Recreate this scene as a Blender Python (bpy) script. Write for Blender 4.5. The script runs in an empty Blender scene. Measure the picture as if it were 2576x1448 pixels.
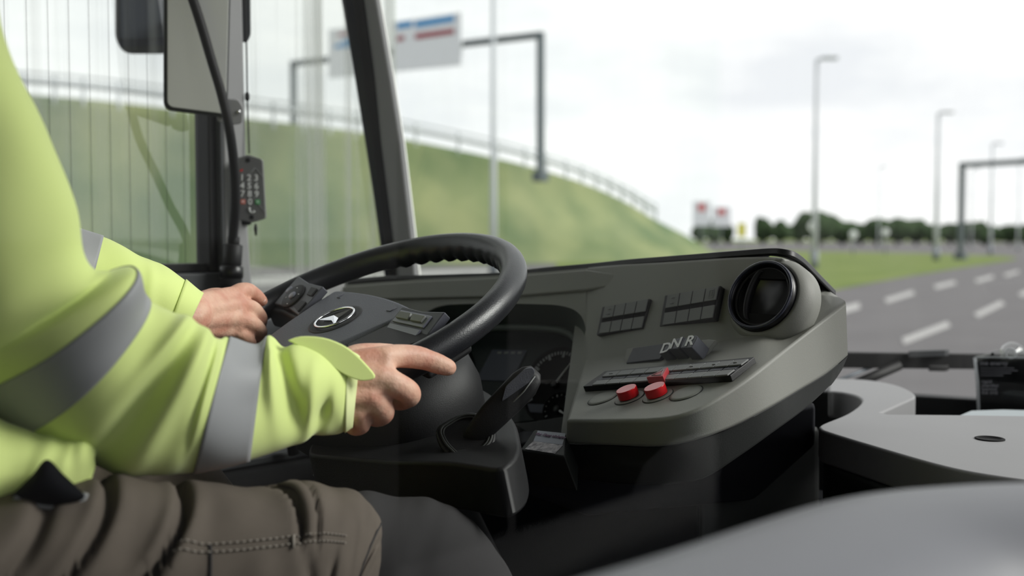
import bpy, bmesh, math, random
from mathutils import Vector, Matrix, noise
V = Vector
rnd = random.Random(7)
SC = bpy.context.scene
COL = SC.collection

# ------------------------------------------------------------------ camera
FPX, HOR, TH = 2700.0, 600.0, math.radians(44)
PITCH = math.atan((724 - HOR) / FPX)
CAM = V((0, 0, 1.55))
FWD = V((-math.sin(TH) * math.cos(PITCH), math.cos(TH) * math.cos(PITCH), -math.sin(PITCH)))
RGT = V((math.cos(TH), math.sin(TH), 0))
UPV = RGT.cross(FWD)
cd = bpy.data.cameras.new('camera')
cam = bpy.data.objects.new('camera', cd); COL.objects.link(cam)
cam.matrix_world = Matrix(((RGT.x, UPV.x, -FWD.x, CAM.x), (RGT.y, UPV.y, -FWD.y, CAM.y), (RGT.z, UPV.z, -FWD.z, CAM.z), (0, 0, 0, 1)))
cd.sensor_width = 36; cd.lens = 36 * FPX / 2576
cd.clip_start = 0.02; cd.clip_end = 3000
cd.dof.use_dof = True; cd.dof.focus_distance = 1.28; cd.dof.aperture_fstop = 3.4
SC.camera = cam

# ------------------------------------------------------------------ world: bright overcast sky
SC.view_settings.view_transform = 'Standard'; SC.view_settings.look = 'None'
SC.view_settings.exposure = 0.0; SC.view_settings.gamma = 1.0
w = bpy.data.worlds.new('overcast_sky'); SC.world = w; w.use_nodes = True
nt = w.node_tree; nt.nodes.clear()
def _n(t, **k):
    n = nt.nodes.new(t)
    for a, b in k.items(): setattr(n, a, b)
    return n
tc = _n('ShaderNodeTexCoord'); mp = _n('ShaderNodeMapping'); mp.inputs['Scale'].default_value = (1.6, 1.6, 5.0)
nz = _n('ShaderNodeTexNoise'); nz.inputs['Scale'].default_value = 2.2; nz.inputs['Detail'].default_value = 6; nz.inputs['Roughness'].default_value = .55
cr = _n('ShaderNodeValToRGB')
cr.color_ramp.elements[0].position = .34; cr.color_ramp.elements[0].color = (.78, .80, .83, 1)
cr.color_ramp.elements[1].position = .60; cr.color_ramp.elements[1].color = (1.0, 1.0, .995, 1)
bg = _n('ShaderNodeBackground'); bg.inputs['Strength'].default_value = 1.2
wo = _n('ShaderNodeOutputWorld')
L = nt.links.new
L(tc.outputs['Generated'], mp.inputs['Vector']); L(mp.outputs['Vector'], nz.inputs['Vector'])
L(nz.outputs['Fac'], cr.inputs['Fac']); L(cr.outputs['Color'], bg.inputs['Color']); L(bg.outputs['Background'], wo.inputs['Surface'])
# a soft sun behind the clouds
sd = bpy.data.lights.new('veiled_sun', 'SUN'); sd.energy = 3.4; sd.angle = math.radians(26); sd.color = (1, .98, .94)
so = bpy.data.objects.new('veiled_sun', sd); COL.objects.link(so)
so.rotation_mode = 'QUATERNION'; so.rotation_quaternion = V((-.64, -.57, -.49)).to_track_quat('-Z', 'Y')

# ------------------------------------------------------------------ pixel helpers (2576 x 1448 frame)
def ray(x, y): return FWD + RGT * ((x - 1288) / FPX) - UPV * ((y - 724) / FPX)
def W(x, y, d): return CAM + ray(x, y) * d
def on(x, y, P, n):
    r = ray(x, y); return CAM + r * ((P - CAM).dot(n) / r.dot(n))
def at_z(x, y, z):
    r = ray(x, y); return CAM + r * ((z - CAM.z) / r.z)
def at_x(x, y, X):
    r = ray(x, y); return CAM + r * ((X - CAM.x) / r.x)
def dep(P): return (P - CAM).dot(FWD)
class Pl:
    def __init__(s, P, n): s.P = P; s.n = n.normalized()
    def on(s, x, y, off=0.0): return on(x, y, s.P + s.n * off, s.n)
def tilt(a, b):
    a = math.radians(a); b = math.radians(b)
    return V((0, -math.sin(a), math.cos(a))) * math.cos(b) - V((1, 0, 0)) * math.sin(b)
def lerp(a, b, t): return a + (b - a) * t
def bil(q, s, t):      # quad TL TR BR BL -> pixel at s (0..1 right), t (0..1 down)
    x = lerp(lerp(q[0][0], q[1][0], s), lerp(q[3][0], q[2][0], s), t)
    y = lerp(lerp(q[0][1], q[1][1], s), lerp(q[3][1], q[2][1], s), t)
    return (x, y)
def roundpoly(pts, r, seg=5):
    out = []; n = len(pts)
    for i in range(n):
        a, b, c = V(pts[i - 1]), V(pts[i]), V(pts[(i + 1) % n])
        u, v = (a - b), (c - b); lu, lv = u.length, v.length
        k = min(r, lu * .48, lv * .48)
        p0, p1 = b + u / lu * k, b + v / lv * k
        for j in range(seg + 1):
            t = j / seg
            out.append(tuple(p0 * (1 - t) ** 2 + b * 2 * t * (1 - t) + p1 * t * t))
    return out
def crom(pts, m):      # Catmull-Rom through tuples
    out = []; n = len(pts)
    for i in range(n - 1):
        p0, p1, p2, p3 = pts[max(i - 1, 0)], pts[i], pts[i + 1], pts[min(i + 2, n - 1)]
        for j in range(m):
            t = j / m
            out.append(tuple(.5 * (2 * b + (c - a) * t + (2 * a - 5 * b + 4 * c - d) * t * t + (3 * b - a - 3 * c + d) * t ** 3) for a, b, c, d in zip(p0, p1, p2, p3)))
    out.append(tuple(pts[-1])); return out

# ------------------------------------------------------------------ materials
def S(r, g, b):
    return tuple(((c / 255) / 12.92 if c / 255 <= .04045 else ((c / 255 + .055) / 1.055) ** 2.4) for c in (r, g, b))
MATS = {}
def mat(name, col, rough=.5, spec=.5, metal=0, var=0.0, vscale=30, bump=0.0, bscale=300, coat=0, sss=0, col2=None, sheen=0, stretch=None):
    if name in MATS: return MATS[name]
    m = bpy.data.materials.new(name); m.use_nodes = True; t = m.node_tree; p = t.nodes['Principled BSDF']
    p.inputs['Base Color'].default_value = (*col, 1); p.inputs['Roughness'].default_value = rough
    p.inputs['Specular IOR Level'].default_value = spec; p.inputs['Metallic'].default_value = metal
    p.inputs['Coat Weight'].default_value = coat
    if sheen: p.inputs['Sheen Weight'].default_value = sheen
    if sss:
        p.inputs['Subsurface Weight'].default_value = sss; p.inputs['Subsurface Radius'].default_value = (.006, .002, .001)
    co = t.nodes.new('ShaderNodeTexCoord'); src = co.outputs['Object']
    if stretch:
        mm = t.nodes.new('ShaderNodeMapping'); mm.inputs['Scale'].default_value = stretch
        t.links.new(src, mm.inputs['Vector']); src = mm.outputs['Vector']
    if var or col2:
        n = t.nodes.new('ShaderNodeTexNoise'); n.inputs['Scale'].default_value = vscale; n.inputs['Detail'].default_value = 5
        t.links.new(src, n.inputs['Vector'])
        mx = t.nodes.new('ShaderNodeValToRGB'); mx.color_ramp.elements[0].position = .35; mx.color_ramp.elements[1].position = .65
        c2 = col2 if col2 else tuple(min(1, c * (1 + var)) for c in col); c1 = col if col2 else tuple(c * (1 - var) for c in col)
        mx.color_ramp.elements[0].color = (*c1, 1); mx.color_ramp.elements[1].color = (*c2, 1)
        t.links.new(n.outputs['Fac'], mx.inputs['Fac']); t.links.new(mx.outputs['Color'], p.inputs['Base Color'])
    if bump:
        n2 = t.nodes.new('ShaderNodeTexNoise'); n2.inputs['Scale'].default_value = bscale; n2.inputs['Detail'].default_value = 3
        t.links.new(src, n2.inputs['Vector'])
        b = t.nodes.new('ShaderNodeBump'); b.inputs['Strength'].default_value = bump; b.inputs['Distance'].default_value = .002
        t.links.new(n2.outputs['Fac'], b.inputs['Height']); t.links.new(b.outputs['Normal'], p.inputs['Normal'])
    MATS[name] = m; return m
def glass(name, tint=(.96, .98, .97), ior=1.5, dirt=0.0, dirt_col=(.8, .82, .78), scale=(40, 40, .6), gloss=1.0):
    m = bpy.data.materials.new(name); m.use_nodes = True; t = m.node_tree; t.nodes.clear()
    N = t.nodes.new; K = t.links.new
    o = N('ShaderNodeOutputMaterial'); tr = N('ShaderNodeBsdfTransparent'); tr.inputs['Color'].default_value = (*tint, 1)
    gl = N('ShaderNodeBsdfGlossy'); gl.inputs['Roughness'].default_value = .01
    fr = N('ShaderNodeFresnel'); fr.inputs['IOR'].default_value = ior
    mul = N('ShaderNodeMath'); mul.operation = 'MULTIPLY'; mul.inputs[1].default_value = gloss
    ge = N('ShaderNodeNewGeometry'); iv = N('ShaderNodeMath'); iv.operation = 'SUBTRACT'; iv.inputs[0].default_value = 1.0; K(ge.outputs['Backfacing'], iv.inputs[1])
    m3 = N('ShaderNodeMath'); m3.operation = 'MULTIPLY'; K(fr.outputs[0], mul.inputs[0]); K(mul.outputs[0], m3.inputs[0]); K(iv.outputs[0], m3.inputs[1])
    mx = N('ShaderNodeMixShader'); K(m3.outputs[0], mx.inputs[0]); K(tr.outputs[0], mx.inputs[1]); K(gl.outputs[0], mx.inputs[2])
    last = mx
    if dirt:
        co = N('ShaderNodeTexCoord'); mp = N('ShaderNodeMapping'); mp.inputs['Scale'].default_value = scale
        nz = N('ShaderNodeTexNoise'); nz.inputs['Scale'].default_value = 1.0; nz.inputs['Detail'].default_value = 4; nz.inputs['Roughness'].default_value = .6
        rp = N('ShaderNodeValToRGB'); rp.color_ramp.elements[0].position = .48; rp.color_ramp.elements[1].position = .72
        rp.color_ramp.elements[0].color = (.08, .08, .08, 1)
        ml = N('ShaderNodeMath'); ml.operation = 'MULTIPLY'; ml.inputs[1].default_value = dirt
        tl = N('ShaderNodeBsdfTranslucent'); tl.inputs['Color'].default_value = (*dirt_col, 1)
        mx2 = N('ShaderNodeMixShader')
        K(co.outputs['Object'], mp.inputs['Vector']); K(mp.outputs['Vector'], nz.inputs['Vector']); K(nz.outputs['Fac'], rp.inputs['Fac'])
        K(rp.outputs['Color'], ml.inputs[0]); K(ml.outputs[0], mx2.inputs[0]); K(mx.outputs[0], mx2.inputs[1]); K(tl.outputs[0], mx2.inputs[2]); last = mx2
    K(last.outputs[0], o.inputs['Surface']); MATS[name] = m; return m

mat('dash_grey', S(128, 129, 123), .55, .35, bump=.12, bscale=900)
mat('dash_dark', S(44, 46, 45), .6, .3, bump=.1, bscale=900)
mat('dash_black', S(20, 21, 22), .45, .4, bump=.08, bscale=700)
mat('shelf_grey', S(136, 136, 137), .5, .35, var=.02, vscale=6, bump=.06, bscale=600)
mat('door_grey', S(132, 134, 140), .45, .35, var=.02, vscale=5)
mat('matte_black', S(17, 17, 18), .8, .2)
mat('soft_black', S(22, 22, 24), .55, .35, bump=.12, bscale=800)
mat('key_grey', S(112, 114, 113), .5, .4, bump=.05, bscale=900)
mat('key_blue', S(40, 43, 52), .45, .4)
mat('gloss_black', S(10, 10, 12), .32, .4)
mat('vent_rim', S(44, 47, 60), .22, .5)
mat('rim_leather', S(31, 32, 36), .32, .5, bump=.15, bscale=700)
mat('hub_vinyl', S(82, 84, 94), .5, .4, bump=.35, bscale=900)
mat('pod_vinyl', S(66, 67, 76), .45, .4)
mat('pod_light', S(120, 122, 138), .35, .5)
mat('chrome', (.85, .85, .88), .12, .5, 1)
mat('selector_key', S(72, 74, 84), .4, .5)
mat('print_white', S(236, 237, 238), .6)
mat('print_grey', S(120, 122, 122), .6)
mat('red_plastic', S(190, 18, 26), .28, .5, coat=.3)
mat('red_matte', S(165, 44, 52), .4)
mat('pillar_grey', S(136, 136, 137), .5, .35)
mat('pillar_dark', S(58, 60, 62), .55, .3)
mat('seal_navy', S(26, 30, 46), .4, .4)
mat('white_edge', S(236, 236, 232), .5)
mat('rubber', S(14, 14, 15), .6, .3)
mat('mirror_back', S(205, 206, 203), .5, .3, var=.04, vscale=4)
mat('skin', S(216, 174, 152), .5, .35, col2=S(198, 142, 122), vscale=38, bump=.35, bscale=240, sss=.12)
mat('nail', S(222, 184, 172), .3, .5)
mat('hivis', S(216, 231, 146), .75, .2, bump=.12, bscale=1500, sheen=.2)
mat('hivis_pale', S(222, 230, 170), .75, .2)
mat('tape_grey', S(150, 151, 154), .5, .35, bump=.06, bscale=1800)
mat('lining', S(10, 11, 16), .85, .1)
mat('trouser', S(92, 84, 77), .85, .15, var=.07, vscale=25, bump=.2, bscale=1300)
mat('trouser_dark', S(52, 51, 52), .85, .15, bump=.2, bscale=1300)
mat('thread', S(132, 125, 117), .8)
mat('asphalt', S(94, 92, 93), .85, .3, var=.06, vscale=.6)
mat('road_paint', S(158, 157, 155), .7)
mat('grass', S(112, 124, 70), .95, .1, col2=S(98, 114, 60), vscale=.25)
mat('hill_grass', S(138, 144, 104), .95, .1, col2=S(92, 110, 78), vscale=.16)
mat('leaf', S(54, 70, 46), .95, .1, var=.3, vscale=.4)
mat('bark', S(70, 60, 50), .9)
mat('steel', S(120, 126, 132), .5, .4, .3)
mat('steel_dark', S(84, 93, 97), .55, .4, .2)
mat('lamp_steel', S(180, 184, 187), .55, .4)
mat('sign_white', S(226, 228, 232), .6)
mat('sign_blue', S(40, 140, 200), .6)
mat('sign_red', S(150, 48, 62), .6)
mat('sign_hot', S(205, 90, 90), .6)
mat('sign_yellow', S(210, 200, 60), .6)
mat('paper', S(160, 168, 171), .7)
mat('screen_slate', S(66, 70, 80), .5, .2)
mat('cluster', S(20, 30, 27), .5, .15)
mat('hood_green', S(66, 74, 68), .55, .3)
mat('label_grey', S(150, 154, 164), .6)
mat('label_hatch', S(205, 200, 202), .6, col2=S(120, 116, 120), vscale=160)
mat('label_ink', S(96, 60, 92), .6)
mat('wall_paint', S(84, 86, 90), .6)
mat('ceiling_paint', S(205, 205, 202), .6)
mat('floor_vinyl', S(40, 42, 46), .7)
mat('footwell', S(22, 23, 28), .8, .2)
mat('seat_cloth', S(36, 40, 60), .9)
mat('hair', S(70, 56, 44), .7)
mat('shoe', S(22, 22, 24), .6)
mat('card_black', S(16, 16, 19), .6)
mat('card_ink', S(150, 148, 156), .6)
mat('acrylic_edge', S(190, 194, 196), .25)
mat('keypad_body', S(100, 100, 101), .55)
mat('green_key', S(70, 160, 96), .5)
mat('red_key', S(214, 120, 104), .5)
mat('led_red', S(220, 50, 50), .4)
mat('far_wall', S(150, 152, 150), .8)
glass('pane_side', (.95, .96, .95), 1.5, gloss=3.4, dirt=.14, dirt_col=(.55, .57, .52), scale=(30, 30, .5))
glass('pane_quarter', (.95, .96, .94), 1.45, gloss=1.8, dirt=.58, dirt_col=(.62, .64, .58), scale=(26, 26, .45))
glass('pane_screen', (.98, .985, .98), 1.45, gloss=.6, dirt=.025, dirt_col=(.6, .6, .58), scale=(9, 9, .8))
glass('pane_cab', (.978, .99, .984), 1.36, gloss=.5)
glass('acrylic', (.93, .94, .94), 1.45, dirt=.12, scale=(30, 30, 30))

# ------------------------------------------------------------------ mesh helpers
def tag(o, label=None, cat=None, group=None, kind=None):
    if label: o['label'] = label
    if cat: o['category'] = cat
    if group: o['group'] = group
    if kind: o['kind'] = kind
    return o
def empty(name, loc=(0, 0, 0), label=None, cat=None, group=None, kind=None):
    o = bpy.data.objects.new(name, None); COL.objects.link(o); o.location = loc; o.empty_display_size = .05
    return tag(o, label, cat, group, kind)
def par(o, parent):
    if parent is not None:
        o.parent = parent; o.matrix_parent_inverse = pm(parent).inverted()
    return o
def pm(o):
    m = Matrix.LocRotScale(o.location, o.rotation_euler, o.scale)
    return pm(o.parent) @ o.matrix_parent_inverse @ m if o.parent else m
def mesh(name, vs, fs, m, parent=None, smooth=False, bevel=0, bseg=2, sub=0, fixn=True):
    me = bpy.data.meshes.new(name); me.from_pydata([tuple(v) for v in vs], [], fs); me.validate()
    if fixn:
        b = bmesh.new(); b.from_mesh(me); bmesh.ops.recalc_face_normals(b, faces=b.faces); b.to_mesh(me); b.free()
    me.materials.append(MATS[m])
    if smooth or bevel:
        for p in me.polygons: p.use_smooth = True
    o = bpy.data.objects.new(name, me); COL.objects.link(o)
    if bevel:
        k = o.modifiers.new('bevel', 'BEVEL'); k.width = bevel; k.segments = bseg; k.limit_method = 'ANGLE'; k.angle_limit = math.radians(32); k.harden_normals = True
    if sub:
        k = o.modifiers.new('sub', 'SUBSURF'); k.levels = sub; k.render_levels = sub
    return par(o, parent)
def clone(o, name, parent=None, loc=None):
    c = o.copy(); c.name = name; COL.objects.link(c); c.parent = None
    if loc is not None: c.location = loc
    return par(c, parent) if parent else c
def prism(name, top, vec, m, parent=None, bevel=0, bseg=2, smooth=False):
    n = len(top); vs = [V(p) for p in top] + [V(p) + V(vec) for p in top]
    fs = [list(range(n)), list(range(2 * n - 1, n - 1, -1))] + [[i, (i + 1) % n, n + (i + 1) % n, n + i] for i in range(n)]
    return mesh(name, vs, fs, m, parent, smooth, bevel, bseg)
def plate(name, pl, pts, th, m, parent=None, off=0, bevel=.001, rad=0, seg=4):
    if rad: pts = roundpoly(pts, rad, seg)
    return prism(name, [pl.on(x, y, off + th) for x, y in pts], -pl.n * th, m, parent, bevel)
def box(name, a, b, m, parent=None, bevel=0, rot=None, at=None, bseg=2):
    x0, y0, z0 = a; x1, y1, z1 = b
    vs = [V(p) for p in ((x0, y0, z0), (x1, y0, z0), (x1, y1, z0), (x0, y1, z0), (x0, y0, z1), (x1, y0, z1), (x1, y1, z1), (x0, y1, z1))]
    if rot is not None: vs = [rot @ v for v in vs]
    if at is not None: vs = [v + V(at) for v in vs]
    return mesh(name, vs, [[3, 2, 1, 0], [4, 5, 6, 7], [0, 1, 5, 4], [1, 2, 6, 5], [2, 3, 7, 6], [3, 0, 4, 7]], m, parent, False, bevel, bseg)
def frames(pts):
    ts = []
    for i in range(len(pts)):
        a, b = pts[max(i - 1, 0)], pts[min(i + 1, len(pts) - 1)]
        ts.append((b - a).normalized())
    up = V((0, 0, 1)) if abs(ts[0].z) < .9 else V((1, 0, 0))
    u = ts[0].cross(up).normalized(); out = []
    for t in ts:
        u = (u - t * u.dot(t)).normalized(); out.append((t, u, t.cross(u)))
    return out
def tube_data(pts, rad, seg=12, cap=True, flat=1.0):
    pts = [V(p) for p in pts]
    if not hasattr(rad, '__len__'): rad = [rad] * len(pts)
    vs, fs = [], []
    fr = frames(pts)
    for i, p in enumerate(pts):
        t, u, v = fr[i]
        for j in range(seg):
            a = 2 * math.pi * j / seg
            vs.append(p + (u * math.cos(a) + v * math.sin(a) * flat) * rad[i])
    for i in range(len(pts) - 1):
        for j in range(seg):
            k = (j + 1) % seg
            fs.append([i * seg + j, i * seg + k, (i + 1) * seg + k, (i + 1) * seg + j])
    if cap:
        fs.append(list(range(seg - 1, -1, -1))); fs.append([(len(pts) - 1) * seg + j for j in range(seg)])
    return vs, fs
def tube(name, pts, rad, m, parent=None, seg=12, cap=True, bevel=0):
    vs, fs = tube_data(pts, rad, seg, cap); return mesh(name, vs, fs, m, parent, True, bevel)
def merge(parts):
    vs, fs = [], []
    for v, f in parts:
        k = len(vs); vs += v; fs += [[i + k for i in q] for q in f]
    return vs, fs
def basis(n, hint=V((0, 0, 1))):
    n = n.normalized(); x = hint.cross(n).normalized(); y = n.cross(x)
    return Matrix((x, y, n)).transposed()
def lathe(name, P, n, prof, m, parent=None, seg=32, hint=V((0, 0, 1)), bevel=0):
    B = basis(n, hint); vs, fs = [], []
    for r, h in prof:
        for j in range(seg):
            a = 2 * math.pi * j / seg
            vs.append(P + B @ V((r * math.cos(a), r * math.sin(a), h)))
    for i in range(len(prof) - 1):
        for j in range(seg):
            k = (j + 1) % seg
            fs.append([i * seg + j, i * seg + k, (i + 1) * seg + k, (i + 1) * seg + j])
    fs.append(list(range(seg))[::-1]); fs.append([(len(prof) - 1) * seg + j for j in range(seg)])
    return mesh(name, vs, fs, m, parent, bevel == 0, bevel)
def text(name, body, P, xdir, ydir, size, m, parent=None, align='CENTER', ext=.0002, lift=.0006, sx=1.0):
    c = bpy.data.curves.new(name, 'FONT'); c.body = body; c.size = size; c.align_x = align; c.align_y = 'CENTER'; c.extrude = ext; c.resolution_u = 3; c.offset = size * .018
    t = bpy.data.objects.new(name + '_tmp', c); COL.objects.link(t)
    dg = bpy.context.evaluated_depsgraph_get(); me = bpy.data.meshes.new_from_object(t.evaluated_get(dg))
    bpy.data.objects.remove(t); bpy.data.curves.remove(c)
    x = xdir.normalized(); n = x.cross(ydir).normalized(); y = n.cross(x); me.name = name
    M = Matrix((x * sx, y, n)).transposed().to_4x4(); M.translation = P + n * lift
    me.transform(M); me.materials.clear(); me.materials.append(MATS[m])
    o = bpy.data.objects.new(name, me); COL.objects.link(o); return par(o, parent)
def icos(c, r, sub=2, sc=(1, 1, 1)):
    b = bmesh.new(); bmesh.ops.create_icosphere(b, subdivisions=sub, radius=1)
    vs = [V(c) + V((v.co.x * sc[0], v.co.y * sc[1], v.co.z * sc[2])) * r for v in b.verts]; fs = [[v.index for v in f.verts] for f in b.faces]; b.free()
    return vs, fs
# ================================================================== OUTSIDE
def gp(x, y, z=0.0): return at_z(x, y, z)
asph = mesh('road', [(-900, -300, 0), (900, -300, 0), (900, 1500, 0), (-900, 1500, 0)], [[0, 1, 2, 3]], 'asphalt'); tag(asph, 'grey asphalt road running past the bus', kind='structure')
def flat_poly(name, pix, z, m, label, close=None):
    pts = [gp(x, y, 0) for x, y in pix] + (close or [])
    pts = [V((p.x, p.y, z)) for p in pts]
    o = prism(name, pts, V((0, 0, -.04)), m); tag(o, label, kind='structure'); return o
flat_poly('verge', [(1780, 772), (1950, 750), (2110, 727), (2200, 710), (2300, 692), (2400, 676), (2480, 664), (2540, 655), (2560, 650), (2530, 645), (2430, 641), (2300, 637), (2100, 633), (1900, 631), (1700, 634), (1400, 640), (1400, 700), (1600, 730)], .03, 'grass', 'green grass island between two carriageways')
flat_poly('field', [(1700, 609.5), (2150, 609), (2700, 610), (3600, 612), (3600, 602.5), (1700, 602.5)], .05, 'grass', 'strip of grass before the distant trees')
# lane dashes
for q in ([(2269, 852), (2383, 809), (2391, 821), (2274, 866)], [(2450, 790), (2517, 757), (2528, 765), (2460, 799)], [(2225, 752), (2295, 731), (2301, 740), (2231, 762)],
          [(2100, 777), (2161, 761), (2164, 776), (2100, 794)], [(2349, 718), (2401, 706), (2405, 714), (2355, 727)], [(2561, 739), (2612, 716), (2622, 722), (2572, 747)],
          [(2452, 704), (2496, 692), (2500, 699), (2458, 711)], [(2525, 690), (2560, 680), (2565, 685), (2531, 696)]):
    o = prism('lane_marking', [gp(x, y) + V((0, 0, .012)) for x, y in q], V((0, 0, -.011)), 'road_paint')
    tag(o, 'short white lane dash painted on the grey road', 'lane marking', 'white lane dashes')
# embankment
ridge = [(-700, 190, 58), (-300, 215, 57), (-100, 226, 56), (100, 240, 56), (300, 258, 57), (640, 300, 60), (830, 322, 63), (1000, 347, 66), (1250, 398, 70), (1400, 438, 73), (1500, 473, 76), (1580, 511, 79), (1650, 553, 82), (1740, 600, 87), (1800, 645, 92)]
rd = crom(ridge, 5)
N = 26; hv, hf = [], []
for i, (x, y, d) in enumerate(rd):
    top = W(x, y, d); k = min(max((x + 700) / 2500, 0), 1)
    fd = lerp(45, 72, k) if x < 1700 else d - 10
    ft = W(x, 640, fd)
    for j in range(N + 1):
        t = j / N; p = ft.lerp(top, t); h = top.z + .3
        z = -.3 + h * (t ** 1.1 * (1 - .18 * math.sin(math.pi * t)) + .12 * math.sin(math.pi * t) ** 2)
        z += .16 * noise.noise(V((p.x, p.y, 0)) * .35) * math.sin(math.pi * min(t, .999)) * 2
        hv.append(V((p.x, p.y, z)))
    bk = top + (top - ft).normalized() * 14; hv.append(V((bk.x, bk.y, top.z)))
    bk = top + (top - ft).normalized() * 30; hv.append(V((bk.x, bk.y, -.3)))
M = N + 3
for i in range(len(rd) - 1):
    for j in range(M - 1): hf.append([i * M + j, (i + 1) * M + j, (i + 1) * M + j + 1, i * M + j + 1])
hill = mesh('embankment', hv, hf, 'hill_grass', None, True); tag(hill, 'grassy embankment rising beside the road', kind='structure')
# pale kerb strip at the foot of the bank
ks = prism('kerb_strip', [gp(x, y) + V((0, 0, .06)) for x, y in [(200, 722), (660, 700), (1000, 686), (1320, 676), (1320, 683), (1000, 698), (660, 716), (200, 742)]], V((0, 0, -.06)), 'road_paint'); tag(ks, 'pale concrete kerb strip below the bank', kind='structure')
# guard rail along the top
rl = empty('guard_rail', W(640, 300, 60), 'steel guard rail along the top of the grassy bank', 'guard rail')
rp = [W(x, y, d) for x, y, d in rd if x < 1660]
tube('rail', [p + V((0, 0, .72)) for p in rp], .17, 'lamp_steel', rl, 6)
tube('rail', [p + V((0, 0, 1.15)) for p in rp], .06, 'lamp_steel', rl, 6)
p0 = None
for i in range(0, len(rp), 2):
    o = box('post', (-.06, -.06, -.4), (.06, .06, 1.15), 'lamp_steel') if p0 is None else clone(p0, 'post')
    if p0 is None: p0 = o
    o.location = rp[i]; par(o, rl)
# sign gantry on the bank
def gantry(name, A, B, zt, zb, r, label, m='steel_dark'):
    g = empty(name, (A + B) / 2, label, 'sign gantry')
    box_v(A, zb, zt, r, g, m); box_v(B, zb, zt, r, g, m)
    a, b = V((A.x, A.y, zt)), V((B.x, B.y, zt)); u = (b - a).normalized(); s = u.cross(V((0, 0, 1)))
    top = [a - u * r + s * r, b + u * r + s * r, b + u * r - s * r, a - u * r - s * r]
    prism('beam', [p + V((0, 0, r)) for p in top], V((0, 0, -2 * r)), m, g, .03)
    return g, a, b, u, s
def box_v(P, zb, zt, r, g, m):
    prism('post', [V((P.x + a * r, P.y + b * r, zt)) for a, b in ((-1, -1), (1, -1), (1, 1), (-1, 1))], V((0, 0, zb - zt)), m, g, .03)
    prism('foot_plate', [V((P.x + a * r * 2, P.y + b * r * 2, zb + .5)) for a, b in ((-1, -1), (1, -1), (1, 1), (-1, 1))], V((0, 0, -.5)), m, g, .03)
A = W(738, 160, 64); zt = A.z; k = (W(1360, 88, 1).z - CAM.z); B = W(1360, 88, (zt - CAM.z) / k)
g, a, b, u, s = gantry('sign_gantry', A, B, zt, 4.5, .16, 'dark steel gantry with two sign boards above the grassy bank')
def board(x0, x1, yt, yb, marks):
    # board hangs in the vertical plane of the beam, on its near side
    pl = Pl(a + s * (-.35 if s.dot(CAM - a) < 0 else .35), s if s.dot(CAM - a) > 0 else -s)
    def Q(x, y): return pl.on(x, y)
    bp = prism('sign_board', [Q(x0, yt[0]), Q(x1, yt[1]), Q(x1, yb[1]), Q(x0, yb[0])], -pl.n * .12, 'sign_white', g, .02)
    for (mx0, my0, mx1, my1, hh, mm) in marks:
        prism('sign_stripe', [pl.on(mx0, my0, .02), pl.on(mx1, my1, .02), pl.on(mx1, my1 + hh, .02), pl.on(mx0, my0 + hh, .02)], -pl.n * .018, mm, bp)
board(986, 1160, (55, 30), (180, 163), [(998, 58, 1036, 52, 15, 'sign_blue'), (1044, 54, 1142, 38, 16, 'sign_blue'), (998, 92, 1016, 89, 12, 'sign_red'), (1022, 88, 1034, 86, 10, 'sign_white'), (1044, 85, 1142, 71, 14, 'sign_red')])
board(826, 950, (74, 60), (196, 184), [(842, 112, 858, 110, 10, 'sign_blue'), (862, 100, 880, 96, 22, 'sign_blue'), (850, 84, 900, 77, 7, 'sign_red')])
A = W(2421, 415, 78); B0 = W(2760, 395, 78); k = (W(2760, 396, 1).z - CAM.z)
B = W(2760, 396, (A.z - CAM.z) / k)
gantry('road_gantry', V((A.x, A.y, 0)), V((B.x, B.y, 0)), A.z, 0, .19, 'dark steel portal frame standing on the grass island')
# street lamps
def lamp(px, top, d, label, armdir=1, r=.085, grp=None):
    T = W(px, top, d); o = empty('street_lamp', (T.x, T.y, 0), label, 'street lamp', grp)
    tube('pole', [V((T.x, T.y, -.05)), V((T.x, T.y, 3)), V((T.x, T.y, T.z))], [r * 1.35, r * 1.15, r * .75], 'lamp_steel', o, 10)
    tube('base_sleeve', [V((T.x, T.y, -.05)), V((T.x, T.y, .9))], r * 1.7, 'steel', o, 10)
    h = RGT * armdir
    tube('arm', [T, T + h * .45 + V((0, 0, .06))], r * .5, 'lamp_steel', o, 8)
    Bm = Matrix((h, V((0, 0, 1)).cross(h), V((0, 0, 1)))).transposed()
    box('lamp_head', (-.1, -.16, -.07), (.75, .16, .09), 'lamp_steel', o, .04, Bm, T + h * .3 + V((0, 0, .07)))
lamp(2055, 150, 54, 'tall street lamp standing on the grass island, nearest the dashboard end', 1, .115)
lamp(2361, 285, 76, 'street lamp standing between the grass island and the portal frame', 1, .14)
lamp(2497, 362, 106, 'street lamp whose pole rises behind the portal frame beam', 1, .12)
lamp(1241, -80, 46, 'street lamp pole standing in for a glass reflection, in front of the grassy bank', 1, .115)  # band reflected in the glass, modelled as a lamp post
lamp(2213, 420, 150, 'faint distant street lamp rising above the tree line', 1, .08, 'faint distant street lamps')
lamp(2447, 425, 150, 'faint distant street lamp rising above the tree line', 1, .08, 'faint distant street lamps')
lamp(2565, 400, 140, 'faint distant street lamp rising above the tree line', 1, .09, 'faint distant street lamps')
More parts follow.
